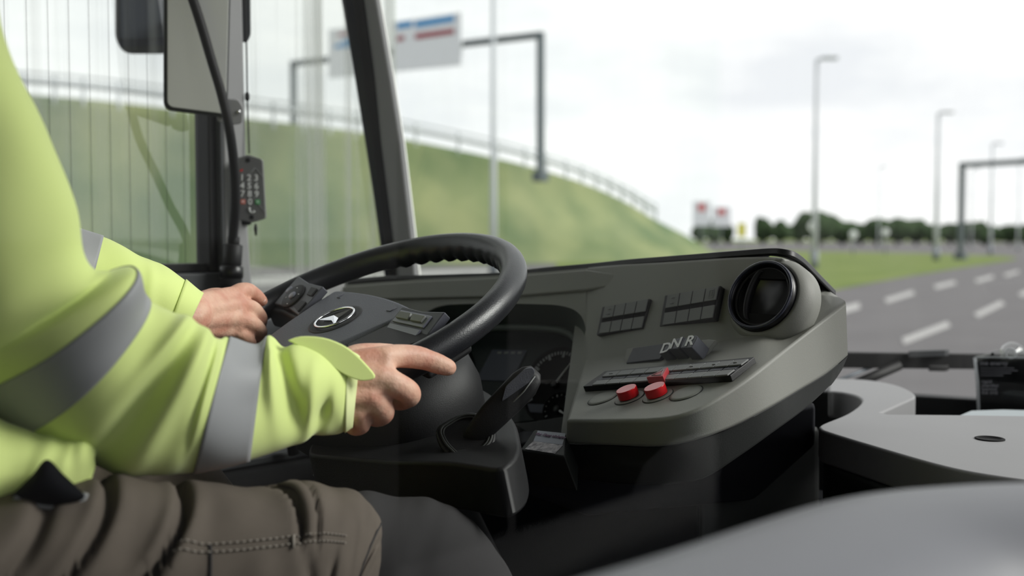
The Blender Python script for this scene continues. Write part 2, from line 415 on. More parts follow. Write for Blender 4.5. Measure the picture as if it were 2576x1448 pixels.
# distant trees
def tree(px, top, wpx, d, i):
    P = W(px, 600, d); rt = (600 - top) / FPX * d; h = (rt + 1.55) * 1.12; rx = wpx / FPX * d / 2 * 1.3
    o = empty('tree', (P.x, P.y, 0), 'small dark tree behind the pair of white road signs' if i < 3 else 'tallest rounded tree, right behind the tall street lamp' if i == 6 else 'dark green bushy tree in the long distant row of trees', 'tree', 'trees of the distant tree line')
    parts = []
    for k in range(7):
        c = V((P.x + rnd.uniform(-.5, .5) * rx, P.y + rnd.uniform(-.5, .5) * rx, h * rnd.uniform(.45, .72)))
        vs, fs = icos(c, 1, 2, (rx * .62, rx * .62, h * .3))
        vs = [v + (v - c) * .35 * noise.noise(v * .8) for v in vs]; parts.append((vs, fs))
    vs, fs = icos(V((P.x, P.y, h * .55)), 1, 2, (rx * .8, rx * .8, h * .45)); vs = [v + (v - V((P.x, P.y, h * .55))) * .3 * noise.noise(v * .6) for v in vs]; parts.append((vs, fs))
    vs, fs = merge(parts); mesh('crown', vs, fs, 'leaf', o, True)
    tube('trunk', [V((P.x, P.y, -.1)), V((P.x, P.y, h * .5))], rx * .09, 'bark', o, 7)
for i, (px, top, wp) in enumerate([(1762, 562, 30), (1795, 556, 40), (1830, 565, 30), (1918, 552, 38), (1965, 560, 40), (2010, 560, 40), (2062, 541, 84), (2120, 562, 56), (2165, 566, 60), (2205, 556, 54), (2255, 554, 64), (2305, 558, 60), (2348, 570, 46), (2392, 566, 50), (2440, 563, 58), (2480, 572, 50), (2540, 570, 56), (2585, 566, 50), (2650, 566, 60), (2720, 566, 70)]):
    tree(px, top, wp, 226 + 14 * (i % 3) + rnd.uniform(-2, 2), i)
# small distant signs
def sign(px, py, wpx, hpx, d, m, label, rnd_=False, mark=None):
    P = W(px, py, d); o = empty('road_sign', (P.x, P.y, 0), label, 'road sign'); n = -FWD.copy(); n.z = 0; n.normalize()
    hw, hh = wpx / FPX * d / 2, hpx / FPX * d / 2
    tube('post', [V((P.x, P.y, -.05)) - n * .08, V((P.x, P.y, P.z)) - n * .08], .06, 'steel', o, 8)
    if rnd_: lathe('sign_face', P, n, [(hw, -.03), (hw, .02), (hw * .95, .03)], m, o, 24); 
    else: prism('sign_face', [P + RGT * a * hw + V((0, 0, b * hh)) for a, b in ((-1, 1), (1, 1), (1, -1), (-1, -1))], -n * .06, m, o, .02)
    if mark:
        prism('sign_mark', [P + n * .05 + RGT * a * hw * .4 + V((0, 0, c * hh)) for a, c in ((-1, .8), (1, .8), (1, .2), (-1, .2))], -n * .03, mark, o)
sign(1765, 537, 44, 62, 150, 'sign_white', 'white rectangular road sign with a red mark, taller of the pair', mark='sign_hot')
sign(1815, 545, 46, 50, 150, 'sign_white', 'white rectangular road sign with a red mark, lower of the pair', mark='sign_hot')
sign(1866, 578, 20, 34, 120, 'sign_yellow', 'small yellow sign before the distant trees')
sign(2045, 569, 24, 24, 96, 'sign_white', 'round pale sign beside the tall street lamp', True)
sign(2147, 590, 20, 20, 96, 'sign_white', 'round pale sign alone in front of the trees', True)
sign(2228, 584, 18, 18, 100, 'sign_white', 'round pale sign in front of the long row of trees', True)
# ================================================================== BUS SHELL
XL = -1.72
WL = Pl(V((XL, 0, 0)), V((1, 0, 0)))
def jb(name, boxes, m, label, bevel=.004):
    parts = []
    for (x0, y0, z0), (x1, y1, z1) in boxes:
        vs = [V(p) for p in ((x0, y0, z0), (x1, y0, z0), (x1, y1, z0), (x0, y1, z0), (x0, y0, z1), (x1, y0, z1), (x1, y1, z1), (x0, y1, z1))]
        parts.append((vs, [[3, 2, 1, 0], [4, 5, 6, 7], [0, 1, 5, 4], [1, 2, 6, 5], [2, 3, 7, 6], [3, 0, 4, 7]]))
    vs, fs = merge(parts); o = mesh(name, vs, fs, m, None, False, bevel); return tag(o, label, kind='structure')
jb('floor', [((XL, -1.0, .60), (-.36, 1.62, .70)), ((-.36, -1.0, .28), (.92, 1.9, .35))], 'floor_vinyl', 'dark vinyl bus floor with raised driver platform')
jb('ceiling', [((-1.80, -2.3, 2.72), (.98, 1.55, 2.78))], 'ceiling_paint', 'pale bus ceiling')
zs = at_x(480, 668, XL).z
jb('wall_left', [((-1.80, -2.3, .30), (XL, -1.0, 2.75)), ((-1.80, -1.0, .30), (XL, 1.06, zs - .045)), ((-1.80, 1.06, .30), (XL, 1.5, 1.40)), ((-1.80, -1.0, 2.5), (XL, 1.3, 2.75))], 'wall_paint', 'grey side wall below the driver window')
jb('wall_right', [((.92, -2.3, .30), (.98, -.1, 2.75)), ((.92, -.1, .30), (.98, .48, 1.40)), ((.92, -2.3, 2.62), (.98, 1.5, 2.75)), ((.92, .42, 1.36), (.98, .52, 2.62)), ((.92, .52, .30), (.98, 1.72, .55)), ((.92, 1.35, .5), (.98, 1.6, 2.62))], 'wall_paint', 'grey doorway side of the bus')
jb('wall_back', [((-1.72, -2.3, .30), (.92, -2.24, 2.72)), ((XL, -.50, .70), (-.42, -.46, 2.1))], 'wall_paint', 'grey partition behind the driver and added light-blocking wall at the rear')  # full-width rear wall is added out of view to block light from behind
jb('wall_front', [((XL, 1.48, .30), (-1.0, 1.54, 1.12)), ((-1.04, 1.62, .30), (.92, 1.68, 1.12)), ((-1.04, 1.50, .30), (-.98, 1.66, 1.12))], 'footwell', 'dark front bulkhead below the dashboard')
# --- side window
w1 = empty('window_1', (XL, .3, zs), 'driver side window with fine heating wires', kind='structure')
ya = at_x(512, 500, XL).y
box('window_pane', (XL - .02, -.6, zs - .02), (XL - .015, ya + .02, 2.52), 'pane_side', w1)
box('window_frame', (XL - .03, -.6, zs - .012), (XL + .012, ya, zs + .004), 'rubber', w1, .003)
box('window_sill', (XL - .03, -.6, zs - .046), (XL + .035, 1.05, zs - .012), 'pillar_dark', w1, .004)
box('sill_ledge', (XL - .03, -.6, zs - .075), (XL + .05, 1.05, zs - .05), 'pillar_grey', w1, .004)
yb = at_x(560, 500, XL).y
box('window_frame', (XL - .03, ya, zs - .012), (XL + .02, yb + .02, 2.55), 'rubber', w1, .004)
box('seal_strip', (XL + .018, ya + .018, zs), (XL + .026, ya + .026, 2.5), 'pillar_dark', w1)
w0 = None
for i in range(16):
    y = ya - .03 - i * .0335
    if w0 is None: w0 = tube('heating_wire', [V((XL - .012, 0, zs)), V((XL - .012, 0, 2.5))], .00035, 'rubber', None, 5); o = w0
    else: o = clone(w0, 'heating_wire')
    o.location.y = y; par(o, w1)
# --- pillar between side and quarter window (keeps keypad and microphone)
pil = empty('trim_1', at_x(600, 700, XL), 'grey upright pillar between the side windows', kind='structure')
def pix_prism(name, pts, X, th, m, parent, bevel=.004):
    return prism(name, [at_x(x, y, X) for x, y in pts], V((-th, 0, 0)), m, parent, bevel)
pix_prism('pillar_cover', [(562, -260), (604, -260), (612, 0), (625, 560), (638, 740), (568, 740), (560, 300)], XL + .03, .06, 'pillar_grey', pil, .006)
pix_prism('pillar_edge', [(548, -260), (564, -260), (562, 300), (570, 745), (560, 745), (552, 300)], XL + .034, .06, 'pillar_dark', pil, .004)
# --- quarter window
w2 = empty('window_2', at_x(780, 700, XL), 'streaky quarter window beside the windscreen pillar', kind='structure')
y0 = at_x(632, 500, XL).y; y1 = at_x(985, 600, XL).y
box('window_pane', (XL - .02, y0 - .04, 1.36), (XL - .015, y1 + .03, 2.6), 'pane_quarter', w2)
# --- windscreen pillar
ap = empty('trim_2', W(1000, 690, 2.2), 'dark windscreen pillar with grey inner cover and pale edge', kind='structure')
def apd(y): return 2.2 - .085 * (690 - y) / 690
def strip(name, edge, m, th, push=0.0, bevel=.003):
    # edge: list of (y, x_left, x_right)
    e = [(W(l, y, apd(y) + push), W(r, y, apd(y) + push)) for y, l, r in edge]
    vs, fs = [], []; bk = FWD * th
    for a, b in e: vs += [a, b, b + bk, a + bk]
    for i in range(len(e) - 1):
        for j in range(4): k = (j + 1) % 4; fs.append([i * 4 + j, i * 4 + k, (i + 1) * 4 + k, (i + 1) * 4 + j])
    fs += [[0, 1, 2, 3], [(len(e) - 1) * 4 + j for j in (3, 2, 1, 0)]]
    return mesh(name, vs, fs, m, ap, False, bevel)
strip('rubber_seal', [(-700, 768, 802), (-300, 820, 852), (0, 859, 890), (193, 892, 918), (483, 938, 955), (700, 968, 982), (860, 990, 1004)], 'seal_navy', .05, .015)
strip('inner_seal', [(-700, 798, 832), (-300, 848, 880), (0, 888, 917), (193, 916, 942), (483, 953, 975), (700, 980, 999), (860, 1002, 1020)], 'rubber', .05, .004)
strip('pillar_cover', [(-700, 826, 862), (-300, 874, 908), (0, 915, 952), (193, 941, 986), (362, 957, 1012), (604, 988, 1040), (700, 998, 1049), (860, 1018, 1070)], 'pillar_grey', .06, 0, .008)
strip('edge_strip', [(-700, 860, 864), (-300, 906, 910), (0, 951, 956), (193, 985, 990), (362, 1011, 1017), (604, 1039, 1046), (700, 1048, 1056), (860, 1069, 1076)], 'white_edge', .03, .02, 0)
# --- windscreen
w3 = empty('window_3', (-.4, 2.13, 1.2), 'large curved windscreen', kind='structure')
wc = crom([(-1.70, 1.50), (-1.3, 1.82), (-.87, 2.04), (-.4, 2.15), (.1, 2.12), (.6, 1.96), (.92, 1.66)], 5)
vs, fs = [], []
for i, (x, y) in enumerate(wc):
    for z, o_ in ((1.12, 0), (2.75, -.2)):
        vs.append(V((x, y + o_, z))); 
    for z, o_ in ((1.12, .006), (2.75, -.194)): vs.append(V((x, y + o_, z)))
for i in range(len(wc) - 1):
    a = i * 4; b = a + 4; fs += [[a, b, b + 1, a + 1], [a + 2, a + 3, b + 3, b + 2], [a, a + 2, b + 2, b], [a + 1, b + 1, b + 3, a + 3]]
mesh('window_pane', vs, fs, 'pane_screen', w3, True)
sl = [V((x, y - .03, 1.0)) for x, y in wc]
vs, fs = [], []
for x, y in wc: vs += [V((x * .985 - .005, y - .05, 1.02)), V((x * .985 - .005, y - .05, 1.252)), V((x * .99, y - .012, 1.252)), V((x * .99, y - .012, 1.02))]
for i in range(len(wc) - 1):
    a = i * 4; b = a + 4; fs += [[a + j, b + j, b + (j + 1) % 4, a + (j + 1) % 4] for j in range(4)]
fs += [[0, 1, 2, 3], [len(vs) - 4 + j for j in (3, 2, 1, 0)]]
mesh('window_sill', vs, fs, 'dash_black', w3, False, .004)
# ================================================================== DASHBOARD
PL = Pl(W(1640, 985, 1.29), tilt(20, 10))
_p1, _p2 = PL.on(1475, 905), PL.on(1900, 842)
_n = (_p2 - _p1).cross(V((0, .42, .907))).normalized()
if _n.dot(CAM - _p1) < 0: _n = -_n
PU = Pl(_p1, _n)
PD = Pl(PU.on(1475, 760), tilt(65, -3))
db = empty('dashboard', W(1600, 1100, 1.4), 'grey wraparound bus dashboard with switches, round vent and dark instrument panel', 'dashboard')
ST = [((1475, 672), (1475, 906), (1425, 1056), (1425, 1116), (1440, 1205)),
      ((1570, 664), (1570, 900), (1540, 1056), (1545, 1121), (1550, 1218)),
      ((1660, 659), (1660, 890), (1660, 1052), (1660, 1124), (1665, 1222)),
      ((1750, 653), (1760, 868), (1745, 1032), (1750, 1108), (1770, 1205)),
      ((1840, 647), (1850, 850), (1830, 986), (1840, 1076), (1860, 1150)),
      ((1920, 645), (1920, 838), (1910, 930), (1930, 1030), (1945, 1090)),
      ((1985, 652), (1985, 822), (1990, 866), (2010, 983), (2020, 1035)),
      ((2040, 692), (2052, 792), (2060, 812), (2080, 940), (2085, 975)),
      ((2095, 738), (2124, 755), (2128, 760), (2133, 895), (2118, 930))]
rows = []
for k, (t, m_, e, a, u_) in enumerate(ST):
    T = PU.on(*t) if k < 6 else W(*t, (dep(PU.on(1985, 652)), 1.52, 1.47)[k - 6])
    Mx = PL.on(*m_) if k < 6 else W(*m_, (1.40, 1.375, 1.365)[k - 6])
    E_ = PL.on(*e) if k < 6 else W(*e, (1.285, 1.33, 1.352)[k - 6])
    A = W(*a, dep(E_) + .012); U_ = W(*u_, dep(E_) + .06)
    rows.append((T, Mx, E_, A, U_))
_r = crom([tuple(c for p in r for c in p) for r in rows], 4)
rows = [tuple(V(q[3 * k:3 * k + 3]) for k in range(5)) for q in _r]
vs, fs = [], []
for T, Mx, E_, A, U_ in rows:
    B = T + (T - CAM).normalized() * .14 + V((-.01, 0, -.01)); vs += [B, T, T.lerp(Mx, .5), Mx, Mx.lerp(E_, .5), E_, A, A + (A - CAM).normalized() * .09 + V((-.01, 0, .01))]
for i in range(len(rows) - 1):
    for j in range(7): fs.append([i * 8 + j, (i + 1) * 8 + j, (i + 1) * 8 + j + 1, i * 8 + j + 1])
fs.append(list(range(8))[::-1])
body = mesh('wing_console', vs, fs, 'dash_grey', db, False, .006, 3)
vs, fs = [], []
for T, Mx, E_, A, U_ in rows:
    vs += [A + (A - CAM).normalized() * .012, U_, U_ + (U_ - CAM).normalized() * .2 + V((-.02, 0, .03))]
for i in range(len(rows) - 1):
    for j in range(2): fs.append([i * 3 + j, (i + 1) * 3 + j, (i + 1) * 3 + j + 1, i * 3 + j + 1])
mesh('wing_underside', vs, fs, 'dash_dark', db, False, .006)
# left main face with the instrument recess
top_l = [(870, 716), (1050, 702), (1240, 693), (1360, 684), (1475, 674)]
rec = crom([(1475, 850), (1473, 822), (1462, 795), (1440, 777), (1405, 768), (1360, 765), (1240, 763), (1130, 766), (1085, 778), (1055, 800), (1038, 840)], 4) + [(870, 850)]
fb = plate('dash_face', PD, top_l + rec, .03, 'dash_grey', db, -.03, .003)
plate('face_ledge', PD, [(860, 720), (1050, 706), (1240, 697), (1475, 677), (1560, 690), (1600, 704), (1560, 716), (1475, 729), (1300, 744), (1050, 750), (860, 754)], .006, 'dash_grey', db, 0, .004)
vs = []; fs = []
PC = Pl(PD.P - PD.n * .075, PD.n)
hood = [((1475, 905), (1474, 906)), ((1474, 835), (1472, 885)), ((1462, 795), (1455, 858)), ((1440, 777), (1430, 845)), ((1405, 768), (1395, 838)), ((1360, 765), (1340, 835)), ((1240, 763), (1230, 835)), ((1130, 766), (1120, 840)), ((1060, 795), (1060, 860)), ((1035, 840), (1035, 890)), ((1000, 1000), (1000, 1000))]
hood = [((q[0], q[1]), (q[2], q[3])) for q in crom([(*a, *b) for a, b in hood], 5)]
for a, b in hood: vs += [PD.on(*a), PC.on(*b)]
fs = [[2 * i, 2 * i + 2, 2 * i + 3, 2 * i + 1] for i in range(len(hood) - 1)]
mesh('instrument_hood', vs, fs, 'hood_green', db, True)
ic = plate('instrument_panel', PC, [(985, 900), (1060, 850), (1110, 838), (1360, 830), (1430, 842), (1476, 900), (1480, 960), (1440, 1046), (1330, 1060), (1100, 1080), (985, 1080)], .01, 'cluster', db, -.01, .002)
hl = [(1110, 845), (1240, 826), (1360, 826), (1430, 838), (1470, 880)]
tube('hood_lip', [PC.on(x, y, .035) for x, y in crom(hl, 6)], .006, 'hood_green', db, 8)
# instruments printed and raised on the panel
scr = plate('display_screen', PC, [(1238, 878), (1326, 880), (1288, 958), (1196, 956)], .002, 'screen_slate', ic, .0)
for i in range(4): plate('screen_icon', PC, [(1252 + i * 17, 884), (1262 + i * 17, 884), (1260 + i * 17, 889), (1250 + i * 17, 889)], .001, 'print_grey', ic, .002, 0)
plate('small_screen', PC, [(1326, 1014), (1372, 1016), (1366, 1038), (1332, 1036)], .002, 'screen_slate', ic, 0)
def gauge(cx, cy, r, a0, a1, nt, needle):
    P = PC.on(cx, cy, .001); B = basis(PC.n)
    lathe('gauge_dial', P, PC.n, [(r * 1.08, 0), (r * 1.08, .002), (r * 1.02, .002), (r * 1.0, .0004), (.001, .0004)], 'matte_black', ic, 40)
    vs, fs = [], []
    for i in range(nt):
        a = math.radians(lerp(a0, a1, i / (nt - 1))); c, s_ = math.cos(a), math.sin(a); L_ = .86 if i % 5 else .78; w_ = .006 * r / .06 * (1 if i % 5 else 1.6) * .25
        for rr, ww in ((.95, -1), (.95, 1), (L_, 1), (L_, -1)): vs.append(P + B @ V((c * r * rr - s_ * w_ * ww, s_ * r * rr + c * w_ * ww, .0012)))
        fs.append([i * 4 + j for j in range(4)])
    tk = mesh('tick_marks', vs, fs, 'print_grey', ic); tag(tk, kind='stuff')
    a = math.radians(needle); tube('needle', [P + V(B @ V((0, 0, .003))), P + V(B @ V((math.cos(a) * r * .8, math.sin(a) * r * .8, .003)))], [.0022, .0008], 'print_white', ic, 6)
    lathe('needle_cap', P, PC.n, [(.006, 0), (.006, .005), (.004, .006)], 'soft_black', ic, 16)
gauge(1398, 968, .058, 215, -35, 41, 62)
gauge(1404, 1030, .026, 215, -35, 13, -20)
gauge(1120, 950, .058, 215, -35, 41, 160)
# shiny cover over the dials is the panel itself; grey sill below
plate('panel_sill', Pl(PC.P + PC.n * .02, PC.n), [(1285, 1064), (1340, 1058), (1430, 1044), (1432, 1100), (1330, 1092)], .02, 'dash_dark', db, 0, .003)
# black rubber strip along the dashboard top
rim_px = [(860, 706), (960, 698), (1050, 696), (1150, 693), (1240, 690), (1360, 677), (1475, 667), (1570, 657), (1660, 650), (1750, 643), (1840, 636), (1920, 630), (1955, 631), (1985, 638), (2008, 652), (2030, 673), (2060, 704), (2092, 736)]
pts = []
for i, (x, y) in enumerate(rim_px):
    p = PD.on(x, y) if x < 1475 else (PU.on(x, y) if x < 1980 else W(x, y, lerp(dep(PU.on(1975, 636)), 1.48, (x - 1975) / 117)))
    pts.append(tuple(p + V((.0, .012, 0))))
pts = [V(q) for q in crom(pts, 4)]
vs, fs = [], []
for p in pts:
    v_ = (p - CAM).normalized(); vs += [p - v_ * .014 + V((0, 0, -.004)), p - v_ * .010 + V((0, 0, .003)), p + v_ * .10 + V((-.01, 0, .001)), p + v_ * .10 + V((-.01, 0, -.008)), p - v_ * .01 + V((0, 0, -.007))]
for i in range(len(pts) - 1):
    for j in range(5): k = (j + 1) % 5; fs.append([i * 5 + j, i * 5 + k, (i + 1) * 5 + k, (i + 1) * 5 + j])
fs += [[4, 3, 2, 1, 0], [len(vs) - 5 + j for j in range(5)]]
mesh('top_edge_strip', vs, fs, 'dash_black', db, False, .002)
# dash top behind the strip reaching the windscreen
vs, fs = [], []
for p in pts[:46]: v_ = (p - CAM).normalized(); vs += [p + v_ * .08 + V((0, 0, -.004)), p + v_ * .30 + V((-.03, 0, -.03))]
fs = [[2 * i, 2 * i + 2, 2 * i + 3, 2 * i + 1] for i in range(45)]
mesh('dash_top', vs, fs, 'dash_black', db, True)
# ---- rocker switch panels on the upper console
Z2 = lambda x, y: (1440 + x / 4.023, 680 + y / 4.023)
def rockers(outer, keys, ncol, bands, name='switch_panel', th=.011, pl=PU, key_m='key_grey', band_m='matte_black'):
    fr = plate(name, pl, [Z2(*p) for p in outer], th, 'dash_black', db, 0, .0012, 2)
    q = [Z2(*p) for p in keys]; g = .035 / ncol * 2
    for i in range(ncol):
        s0, s1 = i / ncol + g / 2, (i + 1) / ncol - g / 2
        for (t0, t1, mm, lift, nm) in bands:
            plate(nm, pl, [bil(q, s0, t0), bil(q, s1, t0), bil(q, s1, t1), bil(q, s0, t1)], .002, mm, fr, th + lift, .0005)
    return fr, q
UB = [(0.0, .42, 'key_grey', .0015, 'rocker_key'), (.42, .58, 'matte_black', -.001, 'finger_recess'), (.58, .98, 'key_grey', .0005, 'rocker_key')]
sa, qa = rockers([(302, 368), (785, 284), (718, 588), (243, 655)], [(322, 366), (765, 287), (700, 582), (262, 643)], 4, UB)
sb, qb = rockers([(935, 252), (1500, 152), (1438, 492), (880, 566)], [(957, 250), (1480, 157), (1420, 480), (905, 557)], 4, UB)
for q, sp in ((qa, sa), (qb, sb)): pass
x_, y_ = bil(qb, .875, .2); P = PU.on(x_, y_, .0155)
ux = (PU.on(*bil(qb, .95, .2), .0155) - PU.on(*bil(qb, .8, .2), .0155)); uy = (PU.on(*bil(qb, .875, .05), .0155) - PU.on(*bil(qb, .875, .35), .0155))
for (a0, b0, a1, b1) in ((-.3, .42, .3, .35), (-.3, -.35, .3, -.42), (-.3, .42, -.24, -.42), (.24, .42, .3, -.42), (-.12, .25, .15, .17), (-.02, .2, .04, -.25), (-.14, -.17, .04, -.25)):
    prism('key_symbol', [P + ux * a + uy * b for a, b in ((a0, b0), (a1, b0), (a1, b1), (a0, b1))], -PU.n * .0004, 'print_grey', sb)
for i, (q, sp, c) in enumerate(((qb, sb, .125), (qa, sa, .125))):
    for tt in (.12, .3):
        a = PU.on(*bil(q, c - .035, tt), .0155); b = PU.on(*bil(q, c + .035, tt), .0155)
        tube('key_symbol', [a, b], .0006, 'print_grey', sp, 5)
# ---- gear selector D N R
PK = Pl(W(1700, 880, 1.385), tilt(48, 12))
gs = plate('selector_bezel', PK, [Z2(*p) for p in [(512, 968), (545, 790), (620, 772), (1380, 690), (1455, 700), (1300, 895), (880, 925)]], .006, 'dash_grey', db, -.012, .002)
plate('selector_blank', PK, [Z2(*p) for p in [(540, 936), (612, 782), (980, 730), (882, 895)]], .006, 'key_blue', gs, -.006, .001)
for ch, top in (('D', [(868, 838), (905, 772), (985, 718), (1015, 752), (965, 826)]), ('N', [(968, 802), (1018, 695), (1135, 667), (1082, 786)]), ('R', [(1088, 782), (1136, 682), (1252, 650), (1272, 668), (1206, 780)])):
    ko = {'D': -.015, 'N': -.011, 'R': -.006}[ch]; lift = ko + .026
    mxp = sum(p[0] for p in top) / len(top); myp = sum(p[1] for p in top) / len(top); top = [(mxp + (a - mxp) * .97, myp + (b - myp) * 1.0) for a, b in top]
    k = plate('selector_key', PK, [Z2(*p) for p in top], .026, 'selector_key', gs, ko, .0025, 3)
    cx = sum(p[0] for p in top) / len(top); cy = sum(p[1] for p in top) / len(top) + (8 if ch == 'D' else 4)
    P = PK.on(*Z2(cx, cy), lift); xd = PK.on(*Z2(cx + 60, cy - 12), lift) - P; yd = PK.on(*Z2(cx + 38, cy - 60), lift) - P
    text('key_letter', ch, P, xd, yd, .023, 'print_white', k, lift=.0008)
plate('ledge_shadow', PK, [Z2(*p) for p in [(130, 905), (500, 860), (515, 895), (130, 935)]], .004, 'dash_dark', db, -.02, .001)  # dark strip painted in for the shadow along the ledge
# ---- long lower switch row
lo, ql = rockers([(328, 1016), (1842, 872), (1596, 1062), (105, 1172)], [(350, 1022), (1790, 888), (1570, 1052), (190, 1156)], 10,
                 [(0.02, .36, 'key_grey', .0008, 'rocker_key'), (.38, .64, 'key_blue', -.0012, 'finger_recess'), (.66, .99, 'key_grey', .0004, 'rocker_key')], 'switch_row', .008, PL)
hz = prism('hazard_button', [PL.on(*Z2(*p), .016) for p in [(745, 1078), (965, 972), (915, 1068)]], -PL.n * .009, 'red_matte', lo, .001)
c_ = [PL.on(*Z2(*p), .0163) for p in [(800, 1062), (925, 1000), (895, 1056)]]
for i in range(3): tube('warning_triangle', [c_[i], c_[(i + 1) % 3]], .0005, 'print_grey', hz, 5)
for s_ in (.05, .62, .78, .93):
    for tt in (.2,): tube('key_symbol', [PL.on(*bil(ql, s_ - .012, tt), .0113), PL.on(*bil(ql, s_ + .012, tt), .0113)], .0006, 'print_grey', lo, 5)
# ---- knobs and blanks
def px_r(P, r): return r / 1.0
for (x, y, kind) in ((1517, 1001, 0), (1584, 1001, 1), (1655, 996, 1), (1726, 989, 0)):
    P = PL.on(x, y)
    if kind:
        kb = lathe('brake_knob', P, PL.n, [(.0185, 0), (.0185, .0014)], 'dash_grey', db, 36, bevel=.0005); lathe('cover_groove', P, PL.n, [(.0195, 0), (.0195, .0005)], 'dash_dark', kb, 36)
        lathe('knob_cap', P + PL.n * .002, PL.n, [(.0130, 0), (.0130, .0112)], 'red_plastic', kb, 36, bevel=.0009)
    else:
        bl = lathe('blank_cover', P, PL.n, [(.0195, 0), (.0195, .0006), (.0185, .0016), (.016, .002)], 'dash_grey', db, 36)
        lathe('cover_groove', P, PL.n, [(.0206, 0), (.0206, .0005), (.0196, .0005)], 'dash_dark', bl, 36)
# ---- round air vent
PV = Pl(PU.on(1930, 752), PU.n)
P = PU.on(1930, 754) + PV.n * .007; n = PV.n
vt = lathe('air_vent', P, n, [(.0465, -.03), (.0465, .005), (.0455, .009), (.0435, .0105), (.0425, .009), (.041, .006), (.0405, .0005), (.001, .0005)], 'gloss_black', db, 56)
lathe('vent_collar', P, n, [(.060, -.035), (.060, -.016), (.056, -.006), (.051, .000), (.0472, .002), (.0468, -.01)], 'dash_grey', vt, 56)
B = basis(n); rv = .0445
tube('vent_ring', [P + B @ V((rv * math.cos(a), rv * math.sin(a), .011)) for a in [2 * math.pi * i / 48 for i in range(49)]], .0022, 'vent_rim', vt, 8, False)
tube('vent_ring', [P + B @ V((.0385 * math.cos(a), .0385 * math.sin(a), .004)) for a in [2 * math.pi * i / 48 for i in range(49)]], .0022, 'soft_black', vt, 8, False)
vs, fs = [], []          # swivelling flap with its curved lip
for i in range(21):
    a = math.radians(lerp(-80, 80, i / 20)); yv = .034 * math.sin(a); xv = -.010 - .012 * math.cos(a)
    vs += [P + B @ V((xv, yv, .010)), P + B @ V((xv + .003, yv, .010)), P + B @ V((xv + .006, yv, .001)), P + B @ V((xv + .003, yv, .001))]
for i in range(20):
    for j in range(4): k = (j + 1) % 4; fs.append([i * 4 + j, i * 4 + k, i * 4 + 4 + k, i * 4 + 4 + j])
fs += [[0, 1, 2, 3], [83, 82, 81, 80]]
mesh('vent_flap', vs, fs, 'soft_black', vt, True)
for sgn in (1, -1):
    seg = []
    for i in range(15):
        a = math.radians(lerp(38, 142, i / 14)) * sgn; seg.append((.0385 * math.cos(a), .0385 * math.sin(a)))
    prism('vent_tray', [P + B @ V((x, y, .006)) for x, y in seg], -n * .006, 'matte_black', vt, .0005)
# ---- sticker box under the instrument panel
Z7 = lambda x, y: (1040 + x / 5.569, 1000 + y / 5.569)
PB = Pl(W(1370, 1110, 1.33), tilt(24, 4))
sbx = plate('switch_box', PB, [Z7(*p) for p in [(1690, 436), (2145, 492), (2122, 822), (1480, 735)]], .05, 'dash_dark', db, -.05, .003)
plate('notice_label', PB, [Z7(*p) for p in [(1742, 458), (2135, 498), (2085, 655), (1680, 605)]], .0006, 'label_grey', sbx, 0, 0)
plate('notice_label', PB, [Z7(*p) for p in [(1680, 606), (2094, 660), (1980, 780), (1562, 716)]], .0006, 'label_hatch', sbx, 0, 0)
P = PB.on(*Z7(1925, 535), .001); text('label_text', 'Vor Gang einlegen', P, PB.on(*Z7(2060, 552), .001) - P, PB.on(*Z7(1960, 440), .001) - P, .0072, 'label_ink', sbx)
# ---- dark filler for the shaded leg space, and side support, under the console
prism('leg_space_shade', [W(1425, 1118, 1.40), W(1700, 1124, 1.36), W(1900, 1060, 1.42), W(2055, 1010, 1.50), W(2055, 1120, 1.52), W(1900, 1260, 1.50), W(1480, 1300, 1.45), W(1300, 1240, 1.45), W(1300, 1110, 1.45)], FWD * .12, 'footwell', db, .01)
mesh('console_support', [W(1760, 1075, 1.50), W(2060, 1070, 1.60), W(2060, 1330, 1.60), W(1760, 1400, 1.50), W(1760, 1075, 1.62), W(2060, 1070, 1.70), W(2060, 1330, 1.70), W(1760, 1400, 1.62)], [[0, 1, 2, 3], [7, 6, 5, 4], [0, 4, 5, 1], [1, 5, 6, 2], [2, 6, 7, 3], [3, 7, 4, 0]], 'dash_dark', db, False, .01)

# ================================================================== PASSENGER SIDE SHELF
ZS = 1.29
sh = empty('dash_shelf', at_z(2400, 1120, ZS), 'light grey shelf beside the dashboard with a curved arm and round hole', 'shelf')
out = crom([(2085, 952), (2130, 952), (2200, 957), (2260, 969), (2296, 986), (2302, 997), (2280, 1008), (2215, 1037)], 4) + [(2235, 1041), (2420, 1043), (2700, 1047), (2700, 1240)] + crom([(2576, 1206), (2450, 1187), (2350, 1165), (2200, 1122), (2085, 1087), (2062, 1076), (2068, 1066), (2130, 1040), (2166, 1012), (2158, 996), (2120, 986), (2085, 983)], 4)
top = [at_z(x, y, ZS) for x, y in out]
prism('shelf_top', top, V((0, 0, -.045)), 'shelf_grey', sh, .010, 3)
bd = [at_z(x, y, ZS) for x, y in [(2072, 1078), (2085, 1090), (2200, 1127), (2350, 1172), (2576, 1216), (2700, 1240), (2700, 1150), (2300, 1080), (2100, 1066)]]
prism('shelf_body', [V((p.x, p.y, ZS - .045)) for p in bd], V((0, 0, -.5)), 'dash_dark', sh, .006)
lathe('cable_hole', at_z(2490, 1104, ZS) + V((0, 0, -.001)), V((0, 0, 1)), [(.0185, 0), (.0185, .0022), (.0175, .0026), (.0145, .0026), (.0135, .0012), (.001, .0012)], 'matte_black', sh, 28, V((0, 1, 0)))
tr = [at_z(x, y, ZS - .06) for x, y in [(2060, 1010), (2300, 1000), (2700, 1010), (2700, 1090), (2250, 1090)]]
